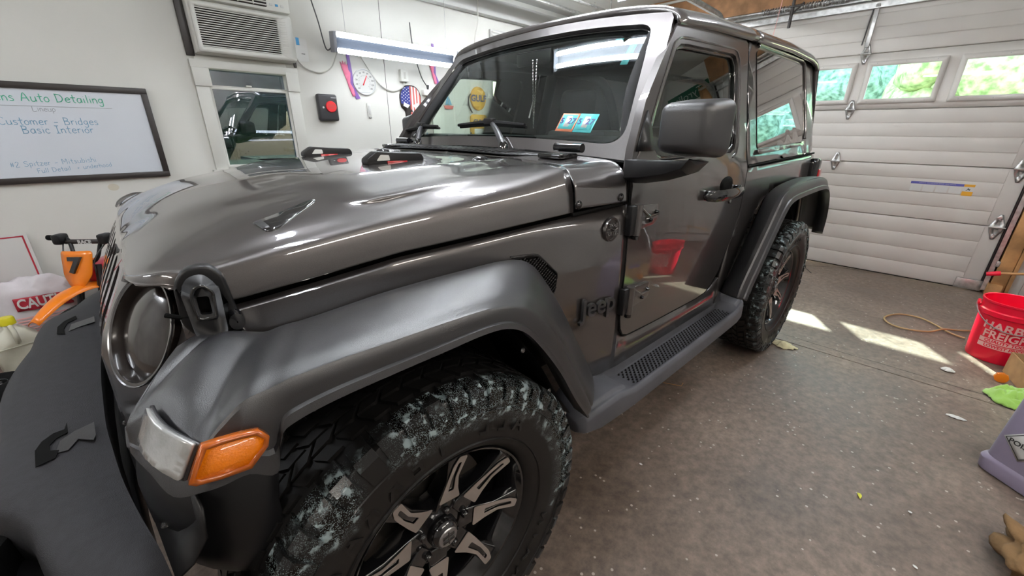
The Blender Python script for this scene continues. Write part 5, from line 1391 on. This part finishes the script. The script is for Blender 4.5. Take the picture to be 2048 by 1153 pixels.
# small wall fittings
sw1 = empty('light_switch', (-1.655, WY, 1.50), 0, 'narrow white wall switch below the dial thermometer', 'switch')
box('plate', -.020, .020, 0, .010, -.062, .062, 'white_plastic', sw1, bevel=.004); box('rocker', -.012, .012, .010, .018, -.04, .04, 'label_white', sw1, bevel=.004); box('foot', -.016, .012, .0, .016, -.072, -.058, 'steel', sw1)
ob = empty('outlet_box', (-2.06, WY, 1.835), 0, 'cream outlet box with a looping white cable right of the thermometer', 'outlet')
box('box', -.042, .042, 0, .045, -.055, .055, 'white_trim', ob, bevel=.006); box('cover_slot', -.012, .012, .045, .048, -.03, .03, 'cord_white', ob, bevel=.002)
tube('cable', catmull([(.50, .01, .24), (.42, .012, .10), (.28, .014, -.09), (.14, .014, -.15), (.02, .014, -.11), (.0, .02, -.06)], 8), .0055, 'cord_white', ob, n=6)
hb = empty('junction_box', (-2.36, WY, 1.695), 0, 'white junction box over the flag skull with a black drop cord', 'outlet')
box('box', -.085, .085, 0, .05, -.03, .03, 'white_plastic', hb, bevel=.008)
tube('drop_cord', catmull([(.19, .03, .62), (.17, .03, .40), (.10, .03, .16), (.03, .04, .05)], 8), .005, 'cord_dark', hb, n=6)
lathe('plug', [(.001, .0), (.010, .01), (.016, .05), (.001, .055)][::-1], 'cord_dark', hb, n=10, loc=(.03, .04, .02))
wire = tube('hanging_wire', catmull([(-2.98, WY + .15, 2.78), (-2.985, WY + .12, 2.60), (-3.0, WY + .10, 2.45), (-2.965, WY + .08, 2.25), (-2.97, WY + .08, 2.0)], 6), .006, 'cord_white', n=6)
tag(wire, 'white cable hanging from the ceiling ledge above the windshield corner', 'cable')
# skull shaped flag sign
fk = empty('flag_skull_sign', (-2.13, WY, 1.60), 0, 'stars and stripes sign cut to a skull outline on the left wall', 'sign')
sk = catmull([(-.125, .06, 0), (-.08, .135, 0), (0, .155, 0), (.08, .135, 0), (.125, .06, 0), (.118, -.05, 0), (.075, -.10, 0), (.065, -.20, 0), (.0, -.215, 0), (-.065, -.20, 0), (-.075, -.10, 0), (-.118, -.05, 0)], 4, True)
sk = [(p.x, p.y) for p in sk]
plate('skull_board', sk, [], 'frame_black', lambda u, v: (u, .008, v), fk, step=.05, thick=.010)
sk2 = [(a * .93, b * .93) for a, b in sk]
def clip_poly(poly, a, b):     # keep a < u < b
    def cut(P, f):
        out = []
        for i in range(len(P)):
            p, q = P[i], P[(i + 1) % len(P)]; fp, fq = f(p), f(q)
            if fp >= 0: out.append(p)
            if fp * fq < 0:
                t = fp / (fp - fq); out.append((p[0] + (q[0] - p[0]) * t, p[1] + (q[1] - p[1]) * t))
        return out
    return cut(cut(poly, lambda p: p[0] - a), lambda p: b - p[0])
for k in range(7):
    a = -.118 + k * .018
    prism('stripe', clip_poly(sk2, a, a + .018), .009, .0115, 'flag_red' if k % 2 == 0 else 'flag_white', fk, bevel=0)
can = [(a, b) for a, b in clip_poly(sk2, .008, .2) if b > -.03] + [(.008, -.03)]
prism('canton', sorted(can, key=lambda p: atan2(p[1] - .05, p[0] - .05)), .009, .012, 'navy_flag', fk, bevel=0)
for i in range(5):
    for j in range(5):
        u, v = .022 + i * .020, .125 - j * .030 - (i % 2) * .014
        if inside((u, v), sk2) and v > -.02: prism('star', [(u + (.0075 if q % 2 == 0 else .0032) * cos(pi / 2 + q * pi / 5), v + (.0075 if q % 2 == 0 else .0032) * sin(pi / 2 + q * pi / 5)) for q in range(10)], .012, .0128, 'flag_white', fk, bevel=0)
for sx in (-1, 1): prism('eye_patch', [(sx * .018, -.035), (sx * .085, -.010), (sx * .095, -.045), (sx * .045, -.065)], .0122, .0135, 'flag_white', fk, bevel=0)
prism('nose', [(0, -.07), (.014, -.10), (-.014, -.10)], .0122, .0135, 'frame_black', fk, bevel=0)
for k in range(4): box('tooth_gap', -.042 + k * .027, -.038 + k * .027, .012, .0135, -.19, -.13, 'frame_black', fk, bevel=0)
# fuel pump signs
def pump(x, label, sc=1.):
    p = empty('fuel_pump_sign', (x, WY, 1.30), 0, label, 'sign', 'yellow fuel pump signs on the left wall')
    plate('pump_body', rpoly([(-.13, -.62), (.13, -.62), (.13, .20), (-.13, .20)], .05, 5), [], 'yellow_paint', lambda u, v: (u, .014, v), p, step=.2, thick=.014, toff=-1)
    plate('pump_face', rpoly([(-.075, -.60), (.075, -.60), (.075, .04), (-.075, .04)], .01, 3), [], 'label_white', lambda u, v: (u, .016, v), p, step=.2, thick=.002)
    for z in (-.05, -.145): box('gauge', -.030, .030, .0165, .0185, z - .018, z + .018, 'frame_black', p, bevel=0)
    for k in range(3): box('dot', -.03 + k * .024, -.018 + k * .024, .0165, .018, -.212, -.20, 'frame_black', p, bevel=0)
    text('lettering', 'GULF', .075, frameM((0, .0165, .115), (-1, 0, 0), (0, 0, 1)), 'navy', p, depth=.0008, bold=.002)
    lathe('globe', [(.001, .016), (.108, .015), (.112, .0)], 'yellow_paint', p, n=36, axis='y', loc=(0, 0, .375)).scale = (1, 1, 1.12)
    lathe('globe_rim', [(.106, .0), (.112, .018), (.118, .0)], 'sticker_orange', p, n=36, axis='y', loc=(0, 0, .375)).scale = (1, 1, 1.12)
    text('lettering', 'GULF', .098, frameM((0, .0175, .375), (-1, 0, 0), (0, 0, 1)), 'navy', p, depth=.0008, bold=.003)
    tube('hose', catmull([(.10, .012, .22), (.15, .012, .30), (.145, .012, .38), (.12, .012, .42)], 6), .007, 'frame_black', p, n=6)
    tube('side_hose', catmull([(.13, .015, .0), (.15, .015, -.15), (.17, .015, -.25), (.15, .015, -.40)], 6), .008, 'frame_black', p, n=6)
pump(-3.06, 'yellow fuel pump sign with an orange globe seen through the front passenger glass')
pump(-4.38, 'copy of the yellow fuel pump sign added as its double reflection')  # second sign stands in for a doubled reflection of the first
# small sailing boat sign seen through the windshield corner
bt = empty('boat_sign', (-2.62, WY, 1.58), 0, 'small teal and red sailing boat sign behind the windshield corner', 'sign')
prism('hull', [(-.07, .0), (.07, .0), (.05, -.035), (-.05, -.035)], .002, .012, 'flag_red', bt); prism('sail', [(-.045, .01), (-.005, .01), (-.005, .10)], .002, .010, 'ink_blue', bt); prism('sail', [(.005, .01), (.045, .01), (.005, .12)], .002, .010, 'ink_blue', bt)

# ================================================================== LOWER LEFT: kids dirt bike, bag, jug
REF = None
bk = empty('dirt_bike', (.66, -1.84, 0), radians(50), "child's orange dirt bike with a number 7 plate leaning by the left wall", 'bike')
# local frame: x forward (front wheel at the origin), z up
def wheel_b(name, x, r, w, par):
    V, F = tubeg([(x + r * cos(a), 0, r + .01 + r * sin(a)) for a in [2 * pi * k / 28 for k in range(28)]], w, 10, True); t = mk(name, V, F, 'black_matte', par, smooth=50)
    parts = []
    for k in range(28):
        for sy in (-1, 0, 1):
            a = 2 * pi * (k + .5 * (sy == 0)) / 28; c = Vector((x + (r + w * .86) * cos(a), sy * w * .55, r + .01 + (r + w * .86) * sin(a)))
            M = Matrix.Translation(c) @ Matrix.Rotation(-a, 4, 'Y'); V, F = boxg(-w * .3, w * .3, -w * .24, w * .24, -w * .3, w * .3); parts.append((xf(V, M), F))
    mk('knob_tread', *merge(parts), 'black_matte', t, kind='stuff')
    lathe('hub', [(.001, -.04), (.03, -.035), (.02, -.02), (.02, .02), (.03, .035), (.001, .04)], 'steel', t, n=14, axis='y', loc=(x, 0, r + .01))
    for k in range(10):
        a = 2 * pi * k / 10; V, F = tubeg([(x + .02 * cos(a), 0, r + .01 + .02 * sin(a)), (x + (r - w) * cos(a + .3), 0, r + .01 + (r - w) * sin(a + .3))], .002, 4); mk('wheel_spoke', V, F, 'steel', t)
wheel_b('front_wheel', 0, .145, .034, bk); wheel_b('rear_wheel', -.80, .125, .038, bk)
for s in (1, -1):
    tube('fork_leg', [(0, s * .062, .155), (-.09, s * .062, .42), (-.125, s * .055, .56)], [.014, .018, .016], 'black_plastic', bk, n=10)
    tube('grip', [(-.17, s * .135, .712), (-.175, s * .205, .714)], .016, 'black_matte', bk, n=10)
    box('lever_mount', -.19, -.12, min(s * .10, s * .145), max(s * .10, s * .145), .68, .74, 'black_plastic', bk, bevel=.012)
tube('handlebar', catmull([(-.17, -.14, .711), (-.165, -.09, .70), (-.13, -.05, .585), (-.13, .05, .585), (-.165, .09, .70), (-.17, .14, .711)], 6), .010, 'black_plastic', bk, n=8)
cb = tube('crossbar_pad', [(-.165, -.11, .690), (-.165, .11, .690)], .014, 'frame_black', bk, n=10)
text('lettering', 'RACE', .030, frameM((-.1500, .005, .690), (0, 1, 0), (0, 0, 1)), 'label_white', cb, depth=.0008, bold=.001)
V, F = plateg(rpoly([(-.085, .655), (.085, .655), (.075, .52), (.035, .455), (-.035, .455), (-.075, .52)], .02, 4), [], .05, lambda u, v: (-.075 + (.655 - v) * .30 - 1.8 * u * u, u, v)); nb = mk('number_plate', V, F, 'orange_plastic', bk, smooth=50, thick=.006)
text('number', '7', .120, frameM((-.048, .0, .575), (0, 1, 0), (-.28, 0, 1)), 'label_black', nb, depth=.010, bold=.006)
rows = []
for i in range(15):
    t = i / 14; x = -.16 + .44 * t; z = .445 + .035 * sin(pi * t) - .07 * t * t; w = .062 * (1 - .55 * t * t)
    rows.append([(x, w * q, z - .030 * (q * q) * (1 - .3 * t)) for q in (-1, -.6, -.25, 0, .25, .6, 1)])
V, F = gridg(rows); mk('front_fender', V, F, 'orange_plastic', bk, smooth=50, thick=.004)
secs_ = [[(x, y, z) for y, z in ((-w, z0), (w, z0), (w * .8, z1), (-w * .8, z1))] for x, w, z0, z1 in ((-.12, .03, .46, .52), (-.20, .085, .38, .56), (-.34, .09, .36, .56), (-.46, .06, .38, .52))]
V, F = loftg(secs_); mk('tank_shroud', V, F, 'bike_red', bk, bevel=.015, seg=3)
for s in (1, -1): prism('side_wing', [(-.12, .53), (-.30, .56), (-.34, .45), (-.20, .40)], min(s * .088, s * .096), max(s * .088, s * .096), 'orange_plastic', bk)
secs_ = [[(x, y, z) for y, z in ((-w, z0), (w, z0), (w * .8, z1), (-w * .8, z1))] for x, w, z0, z1 in ((-.40, .05, .49, .54), (-.60, .055, .49, .53), (-.84, .06, .54, .57))]
V, F = loftg(secs_); mk('seat', V, F, 'fabric_black', bk, bevel=.01)
secs_ = [[(x, y, z) for y, z in ((-.05, z0), (.05, z0), (.05, z1), (-.05, z1))] for x, z0, z1 in ((-.25, .20, .38), (-.50, .18, .40))]
V, F = loftg(secs_); mk('engine', V, F, 'black_plastic', bk, bevel=.02)
tube('swing_arm', [(-.48, .05, .22), (-.80, .05, .135)], .014, 'steel', bk); tube('swing_arm', [(-.48, -.05, .22), (-.80, -.05, .135)], .014, 'steel', bk)
tube('down_tube', [(-.13, 0, .50), (-.25, 0, .30)], .016, 'bike_red', bk)
for k in range(2): tube('brake_cable', catmull([(-.16, .12 - k * .24, .69), (-.09, .08 - k * .16, .60), (-.10, .05 - k * .1, .50), (-.06, .05 - k * .1, .35)], 5), .004, 'cord_dark', bk, n=5)

# bag of mix with the red printed block
def lumpy(name, sx, sy, sz, m, par, seed, amp=.12, e=2.6, loc=(0, 0, 0), sub=4):
    bm = bmesh.new(); bmesh.ops.create_cube(bm, size=2); bmesh.ops.subdivide_edges(bm, edges=bm.edges, cuts=2 ** sub - 1, use_grid_fill=True)
    for v in bm.verts:
        c = v.co.copy(); r = (abs(c.x) ** e + abs(c.y) ** e + abs(c.z) ** e) ** (1 / e); c = c / r
        n = noise.noise(c * 2.2 + Vector((seed, 0, 0))) * amp + noise.noise(c * 7 + Vector((seed, 3, 0))) * amp * .35
        c = c * (1 + n); v.co = Vector((c.x * sx, c.y * sy, max(-sz * .98, c.z * sz)))
    me = bpy.data.meshes.new(name); bm.to_mesh(me); bm.free(); me.materials.append(MATS[m]); me.shade_smooth()
    o = add(bpy.data.objects.new(name, me), par); o.location = loc; return o
REF = (0, -20, 0)
bg_ = empty('sack', (.865, -2.20, 0), radians(4), 'white plastic sack with a red printed block behind the dirt bike wheel', 'sack')
lumpy('sack_body', .185, .075, .24, 'bag_white', bg_, 3.1, .16, 3.0, (0, 0, .235))
rb = plate('red_print', rpoly([(-.150, .295), (.082, .305), (.082, .385), (-.150, .375)], .004, 2), [], 'bag_red', lambda u, v: (u, .0865 - .25 * u * u, v), bg_, step=.03, thick=.003, toff=1)
text('lettering', 'CAUTION', .082, frameM((.074, .090, .343), (-1, 0, 0), (0, 0, 1)), 'label_white', rb, depth=.003, align='LEFT', bold=.002, xs=.70)
for k in range(7): box('printed_line', -.11, .10, .080, .082, .145 + k * .018, .152 + k * .018, 'print_pink', bg_, bevel=0)
# squared white jug with a yellow cap
jg = empty('plastic_jug', (.965, -1.92, 0), radians(14), 'dirty white plastic jug with a yellow cap on the floor left of the bumper', 'jug')
secs_ = []
for z, w, d in ((0, .080, .062), (.012, .092, .072), (.19, .094, .074), (.225, .086, .068), (.262, .055, .045), (.285, .026, .026), (.305, .024, .024)):
    secs_.append([(a * w / .1, b * d / .1, z) for a, b in rpoly([(-.1, -.1), (.1, -.1), (.1, .1), (-.1, .1)], .03, 4)])
V, F = loftg(secs_); jb = mk('jug_body', V, F, 'jug_white', jg, smooth=50)
lathe('cap', [(.001, .345), (.028, .343), (.032, .335), (.032, .302)], 'yellow_cap', jg, n=20)
tube('handle', catmull([(0, .03, .295), (0, .075, .28), (0, .085, .24), (0, .065, .205)], 5), .011, 'jug_white', jg, n=8)
tube('mould_line', [(-.095, .076, .188), (.095, .076, .188)], .003, 'jug_white', jg, n=5)
# thin sheet sign with a red border standing against the wall
sg = empty('border_sign', (1.0, WY + .02, 0), 0, 'pale sheet with a thin red border leaning on the left wall', 'sign')
V, F = plateg([(-.17, .0), (.45, .0), (.45, .68), (-.17, .68)], [], .3, lambda u, v: (u, .06 - v * .07, v)); mk('sheet', V, F, 'label_white', sg, thick=.004)
V, F = plateg([(-.155, .01), (.44, .01), (.44, .668), (-.155, .668)], [[(-.147, .02), (.43, .02), (.43, .660), (-.147, .660)]], .3, lambda u, v: (u, .0615 - v * .07, v)); mk('red_border', V, F, 'bag_red', sg, thick=.001)
# red round thing at the frame edge, and a small black wheel lying on the floor
rd = empty('red_canister', (1.075, -2.32, 0), 0, 'red canister at the left picture edge beside the white sack', 'canister')
lathe('body', [(.001, 0), (.070, 0), (.074, .012), (.074, .46), (.060, .52), (.025, .545), (.022, .58), (.001, .58)], 'bike_red', rd, n=28)
lathe('valve', [(.001, .62), (.016, .615), (.018, .575)], 'black_plastic', rd, n=14)
sw_ = empty('spare_kart_wheel', (1.055, -1.64, 0), radians(30), 'small black knobbly wheel lying at the left picture edge', 'wheel')
V, F = tubeg([(.085 * cos(a), .085 * sin(a), .055) for a in [2 * pi * k / 26 for k in range(26)]], .050, 12, True); mk('tyre', V, F, 'black_matte', sw_, smooth=50)
lathe('rim', [(.05, .09), (.045, .07), (.02, .06), (.018, .085), (.001, .085)], 'steel', sw_, n=24)
for k in range(5):
    a = 2 * pi * k / 5; V, F = boxg(.012, .048, -.008, .008, .066, .080); mk('rim_spoke', xf(V, Matrix.Rotation(a, 4, 'Z')), F, 'steel', sw_, bevel=.003)

# ================================================================== RIGHT SIDE FLOOR THINGS
REF = (0, 0, -20)
bu = empty('bucket', (-3.345, 2.055, 0), radians(92), 'red plastic bucket with white lettering on the concrete floor', 'bucket')
V, F = latheg([(.001, .004), (.118, .004), (.128, .0), (.131, .010), (.146, .285), (.149, .288), (.158, .292), (.158, .318), (.150, .324), (.150, .365), (.156, .368), (.156, .378), (.148, .378), (.142, .30), (.126, .014), (.001, .012)], 48)
mk('pail', V, F, 'red_plastic', bu, smooth=40)
for s in (1, -1): lathe('handle_lug', [(.001, .0), (.020, .0), (.020, .012), (.001, .014)], 'red_plastic', bu, n=14, axis='x', loc=(s * .156, 0, .335)).scale = (s, 1, 1)
tube('wire_handle', [(.168 * cos(a), -.168 * sin(a) * .92, .335 - .12 * sin(a)) for a in [pi * k / 20 for k in range(21)]], .003, 'steel', bu, n=6)
def on_bucket(o, z0):
    for v in o.data.vertices:
        u, h = v.co.x, v.co.y; r = .1315 + (z0 + h) * .053 + .0012 + v.co.z; a = -pi / 2 + u / .142
        v.co = Vector((r * cos(a), r * sin(a), z0 + h))
    return o
for s_, z, sz, xs in (('HARBOR', .232, .066, 1.0), ('FREIGHT', .178, .066, .92), ('QUALITY TOOLS', .138, .026, 1.0), ('LOWEST PRICES', .106, .026, 1.0)):
    small = sz < .05
    if small:
        bb = mk('text_bar', *plateg([(-.125, -.0135), (.125, -.0135), (.125, .0135), (-.125, .0135)], [], .02, lambda u, v: (u, v, .0004)), 'print_pink', bu, thick=.0004); on_bucket(bb, z)
    t = text('lettering', s_, sz, Matrix.Identity(4), 'red_plastic' if small else 'print_pink', bu, depth=.0006, bold=.0016 if not small else .0008, xs=xs)
    bm = bmesh.new(); bm.from_mesh(t.data)
    for k in range(-12, 13): bmesh.ops.bisect_plane(bm, geom=bm.verts[:] + bm.edges[:] + bm.faces[:], plane_co=(k * .013, 0, 0), plane_no=(1, 0, 0))
    bm.to_mesh(t.data); bm.free()
    on_bucket(t, z)
br = empty('wash_brush', (-3.26, 2.14, .27), 0, 'long brush handle standing in the red bucket', 'brush')
tube('handle', [(.02, -.03, -.18), (-.09, .16, .16), (-.16, .36, .40)], .011, 'steel', br, n=8)
hs = tube('garden_hose', catmull([(-3.54, 1.93, .010), (-3.56, 1.885, .010), (-3.60, 1.84, .010), (-3.68, 1.78, .012), (-3.76, 1.70, .012), (-3.76, 1.60, .010), (-3.68, 1.535, .010), (-3.56, 1.505, .010), (-3.46, 1.55, .010), (-3.44, 1.64, .010), (-3.50, 1.75, .010), (-3.60, 1.82, .019), (-3.68, 1.90, .010), (-3.76, 2.02, .010), (-3.76, 2.3, .010), (-3.66, 2.7, .010)], 8), .0062, 'hose_tan', n=8)
tag(hs, 'thin tan hose looped on the floor left of the red bucket', 'hose')
REF = (20, 0, 0)
jr = empty('poison_drum', (-1.98, 2.165, 0), radians(140), 'large lilac translucent chemical drum with a white poison label', 'drum')
secs_ = []
def sq(w, d, r): return rpoly([(-w, -d), (w, -d), (w, d), (-w, d)], r, 6)
for z, w, r in ((.0, .172, .06), (.006, .180, .06), (.055, .184, .06), (.066, .178, .06), (.072, .172, .06), (.40, .160, .06), (.44, .135, .06), (.46, .09, .05), (.50, .085, .05)):
    secs_.append([(a, b, z) for a, b in sq(w, w * .98, r)])
V, F = loftg(secs_); mk('drum_body', V, F, 'poison_plastic', jr, smooth=40)
lathe('drum_cap', [(.001, .545), (.055, .543), (.062, .53), (.062, .49)], 'poison_cap', jr, n=28)
def drum_face(u, v): return (-.1752 + (v - .072) * .0366, -u, v)
lab = plate('poison_label', [(0, .115), (.070, .185), (0, .255), (-.070, .185)], [], 'label_white', lambda u, v: drum_face(u - .060, v), jr, step=.05, thick=.0012, toff=0)
plate('label_border', [(0, .121), (.064, .185), (0, .249), (-.064, .185)], [[(0, .125), (.060, .185), (0, .245), (-.060, .185)]], 'label_black', lambda u, v: (drum_face(u - .060, v)[0] - .0012, *drum_face(u - .060, v)[1:]), jr, step=.05, thick=.0004, toff=0)
text('lettering', 'POISON', .028, frameM(Vector(drum_face(-.060, .180)) + Vector((-.0012, 0, 0)), (0, -1, 0), (.04, 0, 1)), 'label_black', jr, depth=.0004, bold=.0006)
plate('skull_mark', ell(0, .215, .011, .013, 16), [ell(-.004, .217, .003, n=8), ell(.004, .217, .003, n=8)], 'label_black', lambda u, v: (drum_face(u - .060, v)[0] - .0012, *drum_face(u - .060, v)[1:]), jr, step=.02, thick=.0004, toff=0)
# cardboard box holding blue cans, orange cap and green cloth beside it
REF = (0, 0, -20)
cbx = empty('cardboard_box', (-3.02, 2.19, 0), radians(12), 'open cardboard box with small cans between the bucket and the drum', 'box')
V = []; parts = [boxg(-.14, .14, -.085, .085, 0, .004), boxg(-.14, .14, -.085, -.081, .004, .13), boxg(-.14, .14, .081, .085, .004, .13), boxg(-.14, -.136, -.081, .081, .004, .13), boxg(.136, .14, -.081, .081, .004, .13)]
mk('carton', *merge(parts), 'cardboard', cbx); box('flap', .141, .145, -.08, .08, .07, .16, 'cardboard', cbx, bevel=0)
for k, (x, y) in enumerate(((.03, 0), (-.05, .0))):
    c = empty('small_can', (-3.02 + x, 2.19 + y, .005), 0, ['blue and silver can nearer the drum in the cardboard box', 'blue and silver can nearer the bucket in the cardboard box'][k], 'can')
    lathe('can_body', [(.001, 0), (.030, 0), (.032, .006), (.032, .13), (.028, .14)], 'sticker_blue', c, n=24); lathe('can_lid', [(.029, .138), (.029, .160), (.027, .164), (.001, .164)], 'chrome', c, n=24)
oc = empty('orange_cap', (-2.955, 2.055, 0), 0, 'small orange screw cap on the floor beside the cardboard box', 'cap')
V, F = latheg([(.001, -.012), (.026, -.012), (.028, -.008), (.028, .010), (.024, .012), (.001, .012)], 24, 'x'); mk('cap_body', [(x, y, z + .028) for x, y, z in V], F, 'orange_plastic', oc, smooth=40)
for k in range(8):
    a = 2 * pi * k / 8; V, F = boxg(-.008, .008, .0265, .0295, -.002, .002); mk('rib', [(x, y, z + .028) for x, y, z in xf(V, Matrix.Rotation(a, 4, 'X'))], F, 'orange_plastic', oc)
def cloth(name, cx, cy, r, m, h, seed, label, cat, sx=1., sy=1.):
    rows = []
    for i in range(19):
        rr = r * i / 18; row = []
        for k in range(48):
            a = 2 * pi * k / 48; e = 1 + .34 * noise.noise(Vector((cos(a) * 2.4 + seed, sin(a) * 2.4, 0)))
            x, y = rr * e * cos(a) * sx, rr * e * sin(a) * sy; q = i / 18
            z = h * max(0, (1 - q ** 2)) * (.8 + 1.5 * abs(noise.noise(Vector((x * 16 + seed, y * 16, 1))))) + min(.02, h * .5) * abs(noise.noise(Vector((x * 45, y * 45, seed)))) + .004 * (1 - q)
            row.append((cx + x, cy + y, z + .001))
        rows.append(row)
    V, F = gridg(rows, close_v=True); o = mk(name, V, F, m, None, smooth=70, thick=.0025, toff=1)
    return tag(o, label, cat)
cloth('microfibre_cloth', -2.74, 2.085, .115, 'cloth_green', .055, 2., 'crumpled lime green cloth on the floor near the drum', 'cloth', 1.1, .8)
cloth('paper_scrap', -2.54, 1.075, .050, 'paper_yellow', .022, 5., 'crumpled pale paper beside the rear tyre', 'paper', 1., 1.4)
cloth('paper_scrap', -2.90, 1.847, .030, 'paper', .016, 8., 'small white paper crumb on the floor near the sunlit patch', 'paper', .6, 1.0)
cloth('paper_scrap', -2.325, 1.873, .022, 'paper', .004, 11., 'flat white paper shred between the green cloth and the leaf', 'paper', .6, 1.5)
def fleck(name, x, y, pts, m, label, cat, rz=0., h=.003):
    M = Matrix.Translation((x, y, 0)) @ Matrix.Rotation(rz, 4, 'Z')
    V, F = plateg(pts, [], .01, lambda u, v: (u, v, h + .004 * sin(u * 90))); o = mk(name, xf(V, M), F, m, None, thick=.001); return tag(o, label, cat)
fleck('fallen_leaf', -1.395, 1.60, rpoly([(-.028, 0), (-.012, .008), (.012, .007), (.030, 0), (.012, -.006), (-.012, -.005)], .004, 3), 'leaf_yellow', 'slim yellow-green leaf lying on the open concrete floor', 'leaf', radians(12))
fleck('white_chip', -1.43, 1.746, ell(0, 0, .009, .006, 14), 'paper', 'small oval white chip right of the yellow leaf', 'chip')
fleck('white_chip', -.924, .684 + .24, ell(0, 0, .009, .005, 14), 'paper', 'small white chip on the floor beside the front tyre', 'chip', 1.)
fleck('white_chip', -1.165, 1.77, ell(0, 0, .010, .005, 14), 'paper', 'small white chip near the lower picture edge', 'chip', .4)
tw = tube('twig', [(-1.56, .715, .004), (-1.60, .800, .004), (-1.635, .795, .004)], .0022, 'stud_wood', n=5); tag(tw, 'bent thin wooden twig on the floor beside the running board', 'twig')
bc = lumpy('work_glove', .15, .085, .055, 'brown_cloth', None, 7.7, .5, 2.2, (-1.40, 2.045, .055)); tag(bc, 'brown leather glove heap in the lower right corner', 'glove')
REF = None
# brush with the red grip leaning across the post, and the workbench along the right wall (mirrored in the doors)
rb2 = empty('hand_brush', (-4.40, 1.985, .285), 0, 'wooden handle with a red grip sticking out in front of the garage door track', 'brush')
tube('red_grip', [(0, 0, 0), (0, .07, .022)], [.016, .019], 'red_plastic', rb2, n=12); tube('wooden_handle', [(0, .07, .022), (0, .42, .09)], .010, 'stud_wood', rb2, n=10)
tube('rest_leg', [(0, .40, .086), (0, .42, -.283)], .010, 'stud_wood', rb2, n=8)
wbn = empty('workbench', (-3.55, 3.0, 0), 0, 'low dark workbench against the right wall near the garage door', 'bench')
box('bench_top', -.9, .35, -.05, .36, .50, .54, 'bench_grey', wbn)
for x in (-.85, .30):
    for yv in (-.01, .32): box('leg', x - .035, x + .035, yv - .035, yv + .035, 0, .50, 'frame_black', wbn)
box('shelf', -.88, .33, -.03, .34, .15, .18, 'frame_black', wbn)
tbx = empty('tool_box', (-4.0, 3.12, .54), 0, 'small grey tool chest on the low workbench', 'box')
box('chest', -.25, .25, -.15, .2, 0, .30, 'bench_grey', tbx, bevel=.01)
for k in range(3): d = box('drawer', -.235, .235, -.158, -.15, .02 + k * .09, .10 + k * .09, 'frame_black', tbx); box('pull', -.10, .10, -.168, -.158, .085 + k * .09, .095 + k * .09, 'steel', d)
ss = empty('street_sign', (XD + .006, 2.37, 2.50), 0, 'green street sign on the back wall above the white door', 'sign')
V, F = boxg(-.004, .006, -.27, .27, -.075, .075); sp_ = mk('sign_plate', V, F, 'sign_green', ss, bevel=.002)
text('lettering', 'Tyrolia', .13, frameM((.0065, 0, 0), (0, 1, 0), (0, 0, 1)), 'label_white', ss, depth=.001)
# opener rail bracket and pull cord hanging by the garage door
od = empty('door_opener_arm', (-4.6, .15, 0), 0, 'black steel opener arm hanging from the ceiling before the garage door', 'arm')
tube('hanging_arm', [(0, 0, ZC), (0, 0, 2.245)], .014, 'frame_black', od, n=8); box('bracket', -.015, .015, -.02, .09, 2.41, 2.425, 'frame_black', od); tube('bracket_strut', [(0, .085, 2.44), (0, .01, 2.36)], .008, 'frame_black', od)
pc = tube('pull_cord', [(-4.62, .06, ZC), (-4.66, .02, 2.3), (-4.66, .0, 2.02)], .003, 'print_pink', n=5); tag(pc, 'thin pink pull cord hanging beside the opener arm', 'cord')
